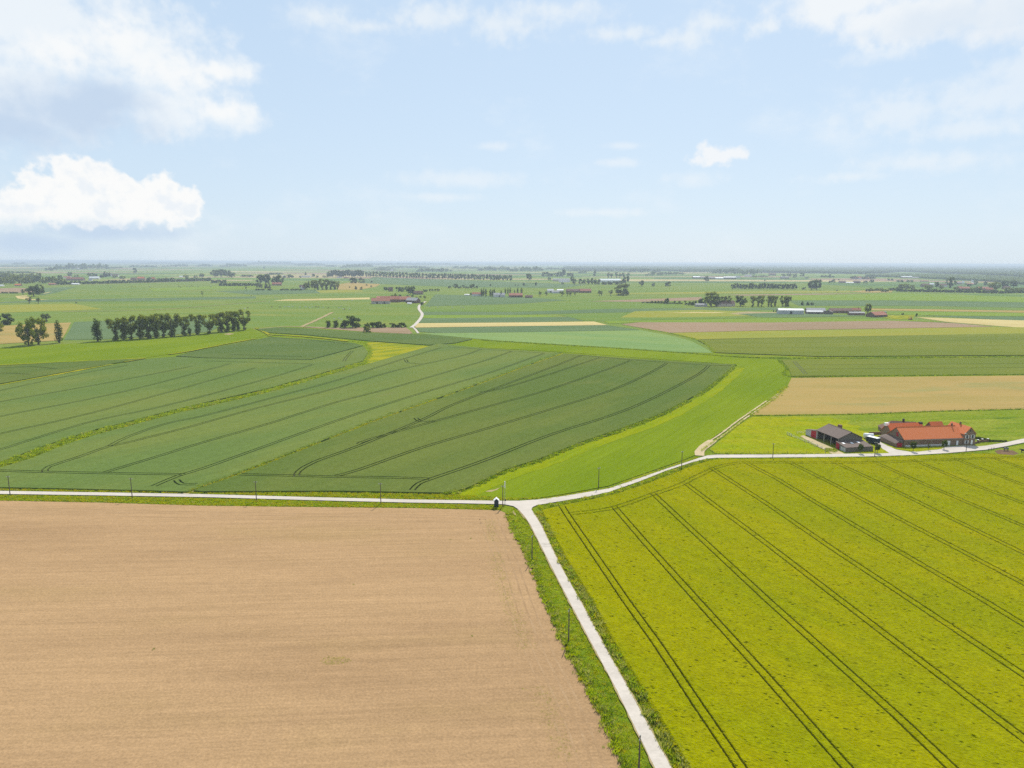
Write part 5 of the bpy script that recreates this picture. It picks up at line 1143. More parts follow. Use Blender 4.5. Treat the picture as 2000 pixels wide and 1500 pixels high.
# -- open hay barn
q0, q1 = Vector((140.4, 315.6)), Vector((143.2, 300.3)); bx = (q0 - q1).normalized(); by = Vector((bx.y, -bx.x))
if by.x < 0: by = -by
bc = q1 + by * 5.8
ob = empty('open_barn', (bc.x, bc.y, 0), math.atan2(bx.y, bx.x))
tag(ob, 'large open-sided barn with grey-brown roof and red sliding doors', 'barn')
LB, WB, EB, RB = (q0 - q1).length, 11.6, 4.45, 7.0      # local +x runs away from us, local +y to the left (open side)
roof = MB()
for s_ in (-1, 1):
    roof.prism([(s_ * (WB / 2 + .45), EB - 0.18), (0, RB), (0, RB + .16), (s_ * (WB / 2 + .45), EB - .02)], -0.5, LB + .4)
ro = roof.build('roof', M['asbestos'], ob)
cap = MB(); cap.tube([(-.5, 0, RB + .15), (LB + .4, 0, RB + .15)], 0.18, 6); cap.build('ridge_cap', M['asbestos'], ro)
vt_ = MB(); vt_.box(11.4, 13.0, -3.9, -2.6, 5.2, 7.4); vt_.build('vent_box', M['brick_red'], ro)
g = MB(); g.prism([(-WB / 2, 2.6), (WB / 2, 2.6), (WB / 2, EB), (0, RB - .05), (-WB / 2, EB)], -0.06, 0.06); g.prism([(-WB / 2, 0), (WB / 2, 0), (WB / 2, 2.59), (-WB / 2, 2.59)], -0.05, 0.05); g.build('gable_wall', M['cladding'], ob)
for i in range(10):
    y = -WB / 2 + 0.58 + i * 1.16; zt = RB - .25 - abs(y) * (RB - EB) / (WB / 2)
    s_ = MB(); s_.box(-0.1, -0.064, y - 0.5, y + 0.5, 3.3, zt); s_.build('cladding_panel', M['cladding'], ob)
g = MB(); g.prism([(-WB / 2, 0), (WB / 2, 0), (WB / 2, EB), (0, RB - .05), (-WB / 2, EB)], LB - .06, LB + .06); g.build('rear_gable', M['cladding'], ob)
g = MB(); g.box(0.06, LB - .06, -WB / 2, -WB / 2 + .12, 0, EB - .1); g.build('rear_wall', M['cladding'], ob)
for i in range(4):
    x = 0.2 + i * (LB - .4) / 3
    pm = MB(); pm.box(x - .12, x + .12, WB / 2 - .3, WB / 2 - .05, 0, EB - .05); pm.build('post', M['concrete'], ob)
tr_ = MB()
for i in range(1, 3):
    x = 0.2 + i * (LB - .4) / 3
    tr_.tube([(x, -WB / 2 + .2, EB - .3), (x, 0, RB - .35), (x, WB / 2 - .2, EB - .3)], 0.1, 4); tr_.tube([(x, -WB / 2 + .2, EB - .35), (x, WB / 2 - .2, EB - .35)], 0.09, 4)
tr_.build('trusses', M['wood'], ob)
# machines and bales inside
def frame_pt(u, v): p = bc + bx * u + Vector((-bx.y, bx.x)) * v; return (p.x, p.y, 0)
yaw = math.atan2(bx.y, bx.x)
for i, (u, v) in enumerate(((2.6, 1.5), (4.4, 0.2), (2.6, -1.2))):
    mb = MB(); mb.tube([(-0.65, 0, 0.62), (0.65, 0, 0.62)], 0.62, 12)
    p = frame_pt(u, v); o = mb.build('round_bale', M['straw'], None, p); o.rotation_euler = (0, 0, yaw + 0.4 * i)
    tag(o, 'round straw bale in the shade of the open barn', 'bale', 'bales in the open barn')
tl_ = empty('farm_trailer', frame_pt(8.5, 1.8), yaw); tag(tl_, 'dark flat farm trailer parked inside the open barn', 'trailer')
mb = MB(); mb.box(-2.4, 2.4, -1.1, 1.1, 0.85, 1.05); mb.box(-2.4, -2.3, -1.1, 1.1, 1.05, 1.7); mb.box(2.4, 4.0, -0.08, 0.08, 0.7, 0.85); mb.build('bed', M['wood'], tl_)
for sx in (-0.9, 0.9):
    for sy in (-0.95, 0.95):
        mb = MB(); mb.tube([(sx, sy - .13, 0.42), (sx, sy + .13, 0.42)], 0.42, 12); mb.build('wheel', M['dark'], tl_)
# white and red wing of the barn
wg = empty('barn_wing', (q0.x + bx.x * .15, q0.y + bx.y * .15, 0), yaw); tag(wg, 'low pale metal wing with a red door at the far end of the open barn', 'shed')
mb = MB(); mb.add([(0, -2.6, 0), (8.6, -2.6, 0), (8.6, 0, 0), (0, 0, 0), (0, -2.6, 4.2), (8.6, -2.6, 2.6), (8.6, 0, 2.6), (0, 0, 4.2)], [(3, 2, 1, 0), (4, 5, 6, 7), (0, 1, 5, 4), (1, 2, 6, 5), (2, 3, 7, 6), (3, 0, 4, 7)]); mb.build('wall', M['sheet'], wg)
mb = MB(); mb.add([(-.1, -2.8, 4.24), (8.8, -2.8, 2.64), (8.8, .2, 2.64), (-.1, .2, 4.24), (-.1, -2.8, 4.36), (8.8, -2.8, 2.76), (8.8, .2, 2.76), (-.1, .2, 4.36)], [(3, 2, 1, 0), (4, 5, 6, 7), (0, 1, 5, 4), (1, 2, 6, 5), (2, 3, 7, 6), (3, 0, 4, 7)]); mb.build('roof', M['asbestos'], wg)
mb = MB(); mb.add([(0.35, .005, .1), (4.3, .005, .1), (4.3, .08, .1), (.35, .08, .1), (.35, .005, 3.9), (4.3, .005, 3.2), (4.3, .08, 3.2), (.35, .08, 3.9)], [(3, 2, 1, 0), (4, 5, 6, 7), (0, 1, 5, 4), (1, 2, 6, 5), (2, 3, 7, 6), (3, 0, 4, 7)]); mb.build('sliding_door', M['red'], wg)
# low annex before the gable
an = empty('barn_annex', (143.0, 293.0, 0), math.atan2(2.4, 13.2)); tag(an, 'low grey annex with skylights before the barn gable', 'shed')
AL, AW = 12.9, 6.9
mb = MB(); mb.prism([(0, -.2), (AW, -.2), (AW, 3.2), (0, 2.15)], 0.3, AL); mb.build('wall', M['cladding'], an)
mb = MB(); mb.prism([(-.25, 2.15), (AW + .02, 3.25), (AW + .02, 3.38), (-.25, 2.28)], 0.05, AL + .25); ar = mb.build('roof', M['asbestos'], an)
for x, y in ((2.0, 4.2), (5.9, 4.0), (9.4, 4.6)):
    z = 2.29 + (y + .25) * 1.1 / (AW + .27); mb = MB(); mb.prism([(y - .7, z - .09), (y + .7, z + .14), (y + .7, z + .2), (y - .7, z - .03)], x - .55, x + .55); mb.build('skylight', M['white'], ar)
mb = MB(); mb.prism([(4.5, .1), (6.6, .1), (6.6, 2.9), (4.5, 2.6)], 0.21, 0.296); o = mb.build('sliding_door', M['red'], an)
for y in (1.0, 2.7):
    mb = MB(); mb.box(0.21, 0.296, y - .75, y + .75, .1, 2.0); mb.build('pale_door', M['sheet'], an)
for i in range(8):
    mb = MB(); mb.box(1.1 + i * 1.55, 1.1 + i * 1.55 + 1.45, -0.05, -0.004, 0.1, 2.0); mb.build('wall_panel', M['cladding'], an)
# dark box trailer, white tank, wall
bt = empty('box_trailer', (162.6, 308.2, 0), R(-62)); tag(bt, 'dark blue box trailer with a white roof between barn and farmhouse', 'trailer')
mb = MB(); mb.box(-2.6, 2.6, -1.2, 1.2, 0.7, 3.1); mb.build('body', M['navy'], bt)
mb = MB(); mb.box(-2.65, 2.65, -1.25, 1.25, 3.1, 3.2); mb.build('roof', M['white'], bt)
mb = MB(); mb.box(2.604, 2.66, -1.0, 1.0, 0.8, 3.0); mb.build('rear_door', M['navy'], bt)
for sx in (-0.7, 0.7):
    for sy in (-1.05, 1.05):
        mb = MB(); mb.tube([(sx, sy - .13, .4), (sx, sy + .13, .4)], 0.4, 12); mb.build('wheel', M['dark'], bt)
tk = empty('milk_tank', (165.0, 317.0, 0), R(-15)); tag(tk, 'white cylindrical tank lying behind the open barn', 'tank')
mb = MB(); mb.tube([(-2.2, 0, 1.6), (-1.9, 0, 1.6), (1.9, 0, 1.6), (2.2, 0, 1.6)], [0.6, 1.15, 1.15, 0.6], 14); mb.build('shell', M['white'], tk)
for x in (-1.2, 1.2):
    mb = MB(); mb.box(x - .15, x + .15, -.8, .8, 0, .8); mb.build('cradle', M['steel'], tk)
wa = MB(); wa.box(-8.5, 8.5, -0.15, 0.15, 0, 1.3); wa.box(-8.5, 8.5, -0.2, 0.2, 1.302, 1.4)
o = wa.build('yard_wall', M['brick_red'], None, (177.5, 325.5, 0)); o.rotation_euler = (0, 0, R(5)); tag(o, 'low dark wall closing the yard behind the box trailer', 'wall')
# farm clipped trees and lane lamps
for px, b, h, w_, l, k, mt in ((1680, 886.5, 20, 11, 'clipped round tree in front of the low grey annex', 'clipped', 'leaf_dark'), (1713, 886, 21, 11.5, 'clipped round tree right of the low grey annex, on its own grass patch', 'clipped', 'leaf_dark'), (1783, 882.5, 21, 12, 'leafy clipped tree before the left part of the farmhouse wall', 'clipped', 'leaf_dark'), (1812.5, 880.5, 16, 8, 'thin sparse tree between two clipped trees before the farmhouse', 'bare', 'leaf_dark'), (1843.5, 878.5, 20, 11, 'clipped tree beside the white garage door of the farmhouse', 'clipped', 'leaf_dark')):
    tree(k, px, b, h, l, w_, mt, None, False)
# grass islands in the yard
sheet('grass_island', [(1660, 887), (1700, 866), (1728, 880), (1737, 886), (1700, 887.2)], M['lime'], z=0.275)
sheet('grass_island', [(1726, 869), (1750, 878), (1790, 883.5), (1838, 878), (1846, 874), (1765, 875.5), (1750, 876)], M['lime'], z=0.279)

# -- far farms and houses (px centre, py base)
def house(name, label, cat, px, py, lpx, hpx, ang, wall, roof, ratio=0.55, rise=0.45, group=None, wins=0, hip=0, doors=0, chim=False):
    p = at(px, py); k = (at(px + 1, py) - p).length; ln = lpx * k; H_ = hgt(px, py, py - hpx)
    o = empty(name, p, R(ang)); tag(o, label, cat, group)
    W_ = min(ln * ratio, 16); ev = H_ * (1 - rise)
    w_, r_ = gable(o, ln, W_, ev, H_, M[wall], M[roof], 0.3, 0.2, hip=hip * W_ / 2)
    for i in range(wins): opening(o, 'window', 'f', -ln / 2 + ln * (i + .5) / wins, ev * .35, min(1.4, ln / wins * .4), ev * .35, ln, W_, M['glass'], M['white'])
    for i in range(doors): opening(o, 'door', 'f', -ln / 2 + ln * (i + .75) / (doors + .5), 0, min(3.2, ln * .2), ev * .72, ln, W_, M['dark'], None)
    if chim: chimney(r_, ln * .3, 0, H_, 1.0)
    return o
H_ = house
# red-roofed farm on the pale lane
H_('cattle_shed', 'red-roofed shed with grey gable, front left of the red-roofed farm', 'shed', 744, 593, 36, 11, 8, 'concrete', 'tile_far', .6, .5, None, 0, 0, 2)
H_('cattle_shed', 'long red-roofed shed behind the front shed at the red-roofed farm', 'shed', 762, 590, 38, 11.5, 8, 'brick_red', 'tile_far', .6, .5, None, 0, 0, 1)
H_('barn', 'rear red-roofed barn at the left of the red-roofed farm', 'barn', 753, 586.5, 34, 8, 8, 'brick_red', 'tile_far', .5)
H_('barn', 'gabled red barn right of the farm tree', 'barn', 789, 589, 26, 10, 20, 'brick_red', 'tile_far', .6, .55, None, 0, 0, 1)
H_('barn', 'dark open barn at the entrance of the red-roofed farm', 'barn', 807, 591.5, 24, 10, -25, 'tile_dark', 'greyroof', .7, .5, None, 0, 0, 2)
H_('shed', 'small pale shed by the yard of the red-roofed farm', 'shed', 800, 594, 8, 3, 0, 'whitewall', 'white', .6)
# others
H_('cottage', 'pinkish house at the left of the dark trees behind the red farm', 'house', 763, 569, 9, 8, 10, 'brick_red', 'tile_dark', .7, .5, None, 2, 0, 0, True)
H_('cottage', 'low pink-walled barn right of the large round tree', 'barn', 816, 575, 20, 7, -8, 'brick', 'tile_dark', .5, .55)
H_('white_farm', 'white farm building behind the left group of dark poplars', 'farm building', 931, 578, 18, 7, 5, 'whitewall', 'tile_far', .5, .45, None, 2)
H_('white_farm', 'white farm building between the dark poplars and the red-roofed shed', 'farm building', 975, 580, 22, 8, 5, 'whitewall', 'greyroof', .5, .45, None, 2, 0, 1)
H_('shed', 'pink-roofed shed at the right end of the white farm', 'shed', 1007, 580.5, 26, 8, 6, 'brick_red', 'tile_far', .5, .5, None, 0, 0, 2)
H_('shed', 'low brown shed right of the pink-roofed shed', 'shed', 1033, 581.5, 14, 5, 4, 'brick_red', 'tile_dark', .5, .5)
H_('shed', 'low pale lean-to at the left end of the white farm', 'shed', 912, 577, 10, 2.5, 0, 'whitewall', 'white', .5, .3)
H_('long_barn', 'white-roofed house at the left end of the long farm', 'farm building', 1075, 571.5, 12, 7, 5, 'whitewall', 'sheet', .6, .4, None, 0, 0, 1)
H_('long_barn', 'low blue-grey barn before the white-roofed house', 'barn', 1086, 572.5, 16, 5, 3, 'sheet', 'greyroof', .5, .45)
H_('long_barn', 'white low building in the middle of the long farm', 'farm building', 1094, 569, 12, 4, 3, 'whitewall', 'white', .5, .4)
H_('long_barn', 'brown low barn between the willows and the red barn', 'barn', 1119, 571, 26, 6.5, 3, 'brick_red', 'tile_dark', .4, .5)
H_('red_barn', 'dark barn with a red roof at the right end of the long farm', 'barn', 1143, 571.5, 22, 7.5, 3, 'tile_dark', 'tile_far', .5, .55, None, 0, 0, 2)
H_('greenhouse', 'white-fronted shed left of the greenhouse trees', 'shed', 1102, 551, 20, 7, 2, 'white', 'greyroof', .5, .35)
H_('shed', 'long pale shed beyond the white-fronted shed', 'shed', 1088, 549, 16, 5, 2, 'cream', 'greyroof', .5, .35)
H_('greenhouse', 'long white greenhouse behind the tree belt', 'greenhouse', 1191, 551.5, 40, 7, 2, 'white', 'white', .4, .4)
H_('hamlet_house', 'pinkish house half hidden behind the hamlet trees', 'house', 1416, 598, 34, 11, 5, 'cream', 'tile_dark', .4, .5, None, 3, 0, 0, True)
H_('hamlet_shed', 'low grey shed in front of the tallest hamlet tree', 'shed', 1369, 598.8, 22, 6, 2, 'concrete', 'greyroof', .4, .35)
H_('white_shed', 'long white metal shed at the left of the right-hand farm', 'shed', 1543, 613, 46, 10.5, -8, 'sheet', 'sheet', .35, .3, None, 0, 0, 1)
H_('barn', 'grey barn with a pale lower roof next to the white shed', 'barn', 1592, 611, 34, 9.5, -8, 'tile_dark', 'greyroof', .5, .5, None, 0, 0, 2)
H_('shed', 'open shed with a pale roof before the grey barn', 'shed', 1590, 612.8, 30, 6.5, -6, 'wood', 'sheet', .35, .4, None, 0, 0, 2)
H_('barn', 'dark gabled barn between the grey barn and the red range', 'barn', 1618, 613, 18, 8, 60, 'wood', 'asbestos', .8, .5, None, 0, 0, 1)
H_('red_range', 'long dark-red-roofed range in the middle of the right-hand farm', 'farm building', 1641, 611, 40, 9, -4, 'brick_red', 'tile_dark', .4, .5, None, 4)
H_('farm_house', 'orange-roofed house at the end of the long red range', 'house', 1670, 610.5, 18, 9, -4, 'cream', 'tile_far', .6, .45, None, 2, 0, 0, True)
H_('shed', 'low pale-roofed shed before the orange-roofed house', 'shed', 1672, 615, 28, 6, -6, 'brick_red', 'greyroof', .4, .35)
H_('barn', 'wide brown gabled barn at the right end of the right-hand farm', 'barn', 1712, 618.5, 36, 10, 28, 'tile_dark', 'tile_far', .8, .6, None, 0, 0, 1)
for px, py, h, l in ((1729, 614.5, 7, 'dark round silo at the right-hand farm'),):
    p = at(px, py); hh = hgt(px, py, py - h); mb = MB(); mb.tube([(0, 0, 0), (0, 0, hh * .82), (0, 0, hh)], [1.9, 1.9, .3], 14); o = mb.build('silo', M['concrete'], None, p); tag(o, l, 'silo')
H_('brick_cottage', 'brick cottage under the tall trees in the left middle distance', 'house', 541, 557.5, 18, 6, 6, 'brick', 'tile_far', .5, .5, None, 3)
H_('grey_house', 'small house with a pale gable left of the tall clump', 'house', 592, 565.5, 8, 7.5, 60, 'whitewall', 'tile_dark', .8, .55, None, 0, 0, 1)
H_('grey_house', 'narrow pinkish house beside the pale gable', 'house', 589, 561.5, 8, 5, 8, 'brick', 'tile_dark', .7, .5)
for i, (px, py, l_, h_, wm, rm, lab) in enumerate((
    (148, 548, 36, 6.5, 'brick', 'tile_far', 'long pink-roofed building among the trees of the left village'), (132, 543.5, 14, 4, 'whitewall', 'tile_far', 'pale roof left of the long pink-roofed building'),
    (185, 545, 20, 5, 'whitewall', 'white', 'white-roofed hall in the left village'), (177, 548.5, 7, 4, 'whitewall', 'greyroof', 'small white gable below the white-roofed hall'), (215, 539.5, 12, 5, 'white', 'greyroof', 'white house at the top right of the left village'), (226, 540.5, 12, 5, 'whitewall', 'tile_dark', 'house with a dark roof at the top right of the left village'),
    (276, 546.5, 14, 6, 'brick', 'tile', 'bright orange roof in the middle of the left village'), (262, 547, 12, 5, 'brick', 'tile_dark', 'dark-roofed house left of the bright orange roof'), (299, 546.5, 8, 5, 'brick', 'tile', 'small orange roof right of the bright orange one'),
    (354, 541.5, 6, 2.5, 'white', 'white', 'small white roof beyond the right end of the left village'), (372, 549, 16, 4, 'brick', 'tile_dark', 'low brown house at the right end of the left village'), (36, 558.5, 12, 4, 'brick', 'tile', 'orange-walled cabin on the road at the far left'), (3, 559, 9, 3, 'white', 'white', 'white van-sized hut cut by the left edge on the road'), (103, 556.5, 14, 3.5, 'brick', 'tile_far', 'low brick house on the road in the left village'), (148, 556, 14, 3, 'whitewall', 'white', 'low white kiosk on the road below the hedge'),
    (358, 549, 8, 3, 'white', 'white', 'low white shed beside the brown house'), (320, 548.5, 10, 5, 'brick', 'tile_dark', 'dark-roofed house between the village hedges'))):
    H_('village_house', lab, 'house', px, py, l_, h_, random.uniform(-4, 8), wm, rm, .6, .5)
for px, py, l_, h_, wm, rm, lab in ((1882, 566, 20, 6, 'brick', 'tile_far', 'pink-roofed house left of middle in the right-hand village'), (1918, 566, 22, 6, 'brick', 'tile_far', 'long pink roof in the middle of the right-hand village'), (1874, 564, 9, 5, 'brick', 'tile_far', 'small pink gable beside the tallest village tree'), (1807, 560, 14, 6, 'brick', 'tile_dark', 'brown roof behind the left belt of the village'), (1819, 557, 8, 4, 'white', 'white', 'small white gable behind the brown roof'), (1840, 560, 14, 6, 'whitewall', 'tile_dark', 'grey-roofed house left of the tallest village tree'),
    (1881, 553.5, 3, 5, 'white', 'white', 'narrow white silo-like hut beyond the village'), (1899, 551, 4, 3.5, 'white', 'white', 'tiny white hut in the village allotments'), (1895, 555.5, 14, 2.5, 'brick', 'tile_far', 'low pink shed in the village allotments'), (1900, 554, 6, 2, 'white', 'white', 'low white shed right of the pink allotment shed'), (1873, 555, 8, 4, 'brick', 'greyroof', 'grey shed left of the allotments'), (1930, 568, 14, 6, 'brick', 'tile_far', 'pink gable right of the long pink roof'), (1965, 565, 12, 6, 'brick', 'tile_dark', 'brown roof behind the right belt of the village')):
    H_('village_house', lab, 'house', px, py, l_, h_, random.uniform(-4, 8), wm, rm, .6, .5)
for px, py, l_, h_, wm, rm, lab in ((1360, 543.5, 14, 4, 'tile_dark', 'white', 'white-roofed cattle shed at the left of the far sheds'), (1374, 543.5, 10, 3, 'brick', 'greyroof', 'grey shed between the white-roofed sheds'), (1390, 544.5, 12, 3.5, 'brick', 'greyroof', 'low dark shed right of the lone tree'), (1404, 544.5, 16, 3, 'whitewall', 'white', 'low white-roofed shed in the far farm'), (1425, 544.5, 22, 4.5, 'tile_dark', 'white', 'long white-roofed cattle shed at the right of the far sheds'), (1440, 543, 10, 4, 'whitewall', 'greyroof', 'pale gabled shed at the end of the far sheds'), (1461, 540, 12, 3.5, 'whitewall', 'greyroof', 'pale shed under the far wood'), (1204, 529.5, 12, 2.5, 'white', 'white', 'long white hall far beyond the greenhouses'), (1117, 528.5, 2, 2, 'white', 'white', 'tiny white hut in the hazy distance'),
    (1645, 552.5, 12, 4, 'brick', 'tile_dark', 'low red roof of the far farm right of the big dark tree'), (1673, 553, 12, 4.5, 'tile_dark', 'asbestos', 'dark barn of the far farm right of the big dark tree'), (1659, 553, 14, 2, 'whitewall', 'white', 'low pale yard shed of that far farm'), (1674, 545, 14, 5, 'whitewall', 'tile_far', 'pale house inside the hedge beyond the dark barn'), (1690, 545, 10, 4, 'brick', 'tile_far', 'pinkish house inside the hedge beyond the dark barn'), (1770, 543, 20, 3.5, 'brick', 'white', 'long shed with a bright roof at the forest edge'), (1790, 543.5, 14, 2.5, 'cream', 'greyroof', 'low pale shed right of the bright-roofed shed'), (1532, 544, 14, 4, 'brick', 'greyroof', 'grey-roofed farm left of the big dark tree pair'), (1508, 538, 12, 4, 'brick', 'tile_dark', 'brown house at the forest edge'), (1805, 550.5, 12, 3, 'cream', 'tile_far', 'low cream house before the plantation'),
    (663, 543, 10, 3, 'whitewall', 'tile_dark', 'pale house in the wood at the avenue end'), (676, 543.5, 8, 3, 'brick', 'tile_far', 'pink house in the wood at the avenue end'), (598, 541.5, 18, 3, 'whitewall', 'greyroof', 'low white building left of the long avenue'), (765, 529, 6, 2.5, 'white', 'white', 'white house far above the long avenue'), (156, 526, 14, 2.5, 'whitewall', 'white', 'pale hall before the hazy left wood'), (555, 540.5, 6, 2.5, 'whitewall', 'white', 'small white hut left of the far cottage trees')):
    H_('far_shed', lab, 'shed', px, py, l_, h_, random.uniform(-3, 6), wm, rm, .45, .45)

# ------------------------------------------------------------------ poles, lamps, kiosk, signs
def pole_proto(h, r0, mat):
    mb = MB(); mb.tube([(0, 0, -0.4), (0, 0, h)], [r0, r0 * 0.62], 8); p = mb.mesh('post', mat)
    ca = MB(); ca.box(-0.65, 0.65, -0.05, 0.05, h - 0.45, h - 0.33); cm_ = ca.mesh('crossarm', M['steel'])
    ins = MB(); ins.tube([(0, 0, 0), (0, 0, .1), (0, 0, .2)], [.05, .07, .03], 6); im = ins.mesh('insulator', M['whitewall'])
    return p, cm_, im
PP, PCm, PI_ = pole_proto(7.4, 0.165, M['pole'])
def pole(px, py, h, label, ang=0.0):
    p = at(px, py); o = empty('utility_pole', p, ang); tag(o, label, 'utility pole', 'utility poles along the lanes'); k = h / 7.4; o.scale = (1, 1, k)
    link('post', PP, o); link('crossarm', PCm, o)
    for x in (-.55, .55): link('insulator', PI_, o, (x, 0, 6.95 + .12))
    return o
for px, py, h, a, l in ((20, 968.5, 7.2, 0.03, 'timber utility pole on the west lane, the one nearest the left edge'), (258.5, 974, 7.4, .03, 'timber utility pole on the west lane, in front of the wide tractor turning marks'), (501, 979.5, 7.2, .03, 'timber utility pole on the west lane, right of the dusty field entrance'), (744, 985, 7.5, .03, 'timber utility pole on the west lane, left of the dark kiosk'),
                       (982, 990.5, 7.6, .1, 'tall timber utility pole at the road junction beside the dark kiosk'), (1169, 952.5, 7.7, .5, 'timber utility pole at the edge of the mown field on the curving lane'), (1331, 917.5, 7.6, .5, 'timber utility pole on the curving lane just before the dirt track'), (1509, 895.8, 6.6, 0, 'timber utility pole on the lane beside the lime green pasture'), (1708, 893.8, 6.9, 0, 'timber utility pole on the lane in front of the low barn annex'),
                       (1039, 1095.5, 7.4, 1.2, 'timber utility pole on the verge of the south lane, nearest the junction'), (1110.5, 1252, 7.4, 1.2, 'timber utility pole on the verge half way down the south lane'), (1247, 1520, 7.4, 1.2, 'timber utility pole at the bottom edge beside the south lane')):
    pole(px, py, h, l, a)
p = at(986, 986.8); o = empty('steel_mast', p); tag(o, 'pale steel mast just behind the junction pole, taller than it', 'mast')
mb = MB(); mb.tube([(0, 0, -.3), (0, 0, 6.0)], .07, 8); mb.build('shaft', M['steel'], o)
mb = MB(); mb.tube([(0, 0, 6.0), (0, 0, 8.3)], .16, 10); mb.build('sleeve', M['white'], o)
# street lamp at the farm
p = at(1887, 893.5); p = at(1886.5, 884); o = empty('street_lamp', p, R(10)); tag(o, 'street lamp on a grey pole before the gabled farm wing', 'street lamp')
mb = MB(); mb.tube([(0, 0, -.3), (0, 0, 8.2)], [.13, .08], 8); mb.build('post', M['pole'], o)
mb = MB(); mb.tube([(0, 0, 8.1), (-.3, 0, 8.45), (-1.0, 0, 8.55)], .05, 6); mb.build('arm', M['steel'], o)
mb = MB(); mb.tube([(-.9, 0, 8.52), (-1.2, 0, 8.55), (-1.7, 0, 8.5)], [.1, .17, .08], 8); mb.build('lamp_head', M['white'], o)
# kiosk at the junction
p = at(969.5, 990.5); o = empty('kiosk', p, R(3)); tag(o, 'small dark hut with a white pitched roof beside the road junction', 'hut')
mb = MB(); pr = [(-.72, 0), (.72, 0), (.72, 2.45), (0, 3.1), (-.72, 2.45)]
mb.add([(y, -.75, z) for y, z in pr] + [(y, .75, z) for y, z in pr], [(4, 3, 2, 1, 0), (5, 6, 7, 8, 9)] + [(i, (i + 1) % 5, 5 + (i + 1) % 5, 5 + i) for i in range(5)]); mb.build('body', M['navy'], o)
mb = MB()
for s_ in (-1, 1):
    q = [(s_ * .95, 2.28), (0, 3.14), (0, 3.26), (s_ * .95, 2.4)]
    mb.add([(y, -.9, z) for y, z in q] + [(y, .9, z) for y, z in q], [(3, 2, 1, 0), (4, 5, 6, 7)] + [(i, (i + 1) % 4, 4 + (i + 1) % 4, 4 + i) for i in range(4)])
mb.build('roof', M['white'], o)
mb = MB(); mb.box(-.42, .42, -.79, -.754, .1, 2.1); d_ = mb.build('door', M['navy'], o)
mb = MB(); mb.box(-.85, .85, -.95, .95, -.1, .08); mb.build('base_slab', M['concrete'], o)
p = at(986.8, 986); o = empty('road_sign', p, R(20)); tag(o, 'small dark sign on a thin post at the junction, seen from behind', 'road sign')
mb = MB(); mb.tube([(0, 0, -.2), (0, 0, 2.0)], .03, 6); mb.build('post', M['steel'], o)
mb = MB(); mb.box(-.28, .28, -.03, .03, 1.35, 1.95); mb.build('plate', M['dark'], o)

# ------------------------------------------------------------------ fences, gate, rubble, garden walls
def fence(name, label, pts, spacing, ph=1.25, rails=(0.55, 1.05), pr=0.07, mat='wood', railr=0.02, railname='wire'):
    line = G2(pts); root = empty(name, (line[0].x, line[0].y, 0)); tag(root, label, 'fence')
    mb = MB(); mb.tube([(0, 0, -.2), (0, 0, ph)], pr, 5); pm = mb.mesh('post', M[mat])
    for a, b in zip(line[:-1], line[1:]):
        n = max(1, int((b - a).length / spacing))
        for i in range(n + (b is line[-1])):
            q = a.lerp(b, i / n); link('post', pm, root, (q.x - line[0].x, q.y - line[0].y, 0)).rotation_euler = (random.gauss(0, .03), random.gauss(0, .03), 0)
    for z in rails:
        r_ = MB(); r_.tube([(q.x - line[0].x, q.y - line[0].y, z) for q in line], railr, 4); r_.build(railname, M['steel' if mat != 'wood' else 'wood'], root)
    return root
fence('pasture_fence', 'post and wire fence along the far edge of the farm pasture', [(1655, 810.5), (1740, 807.5), (1837, 803.5), (2000, 799.5), (2120, 796)], 8)
fence('lane_fence', 'post and wire fence between the lime pasture and the lane', [(1392, 885.5), (1500, 886.5), (1612, 887)], 7)
fence('rail_fence', 'steel rail fence running from the gate along the farm track', [(1546, 853), (1580, 866), (1612, 880)], 2.6, 1.2, (.4, .75, 1.1), .05, 'steel', .04, 'rail')
fence('rail_fence', 'short steel rail fence between the gate and the barn wing', [(1556, 848), (1573, 845.8)], 2.5, 1.2, (.5, 1.1), .05, 'steel', .045, 'rail')
p = at(1537, 850); q = at(1546, 853.3); o = empty('steel_gate', p, math.atan2(q.y - p.y, q.x - p.x)); tag(o, 'galvanised cattle pen gate at the corner of the lime pasture', 'gate')
gl = (q - p).length
mb = MB()
for z in (.25, .5, .75, 1.0, 1.25, 1.5): mb.tube([(0, 0, z), (gl, 0, z)], .035, 5)
mb.build('bars', M['steel'], o)
for x in (0, gl * .5, gl):
    mb = MB(); mb.box(x - .06, x + .06, -.06, .06, 0, 1.6); mb.build('upright', M['steel'], o)
# rubble heap
rb = []
for i in range(240):
    t = random.random(); px = 1570 + 58 * t + random.gauss(0, 2.5); py = 861.5 + 22 * t + random.gauss(0, 1.3); rb.append(at(px, py))
mb = MB()
for p in rb:
    s_ = random.uniform(.12, .55); a = random.uniform(0, 3); c_, n_ = math.cos(a) * s_, math.sin(a) * s_
    z1 = s_ * random.uniform(.5, 1.1)
    mb.add([(p.x - c_, p.y - n_, -.05), (p.x + n_, p.y - c_, -.05), (p.x + c_, p.y + n_, -.05), (p.x - n_, p.y + c_, -.05), (p.x + random.gauss(0, .1), p.y, z1), (p.x + n_ * .5, p.y, z1 * .8)], [(0, 1, 5, 4), (1, 2, 5), (2, 3, 4, 5), (3, 0, 4)])
tag(mb.build('brick_rubble', M['rubble']), kind='stuff')
tufts('rubble_weeds', [tuple(at(1612 + 22 * random.random() ** 1 + random.gauss(0, 1.5), 880 + random.gauss(0, 2.0))[:2]) for _ in range(260)], .6, .8, 8, (2, 3, 3, .5, 0))
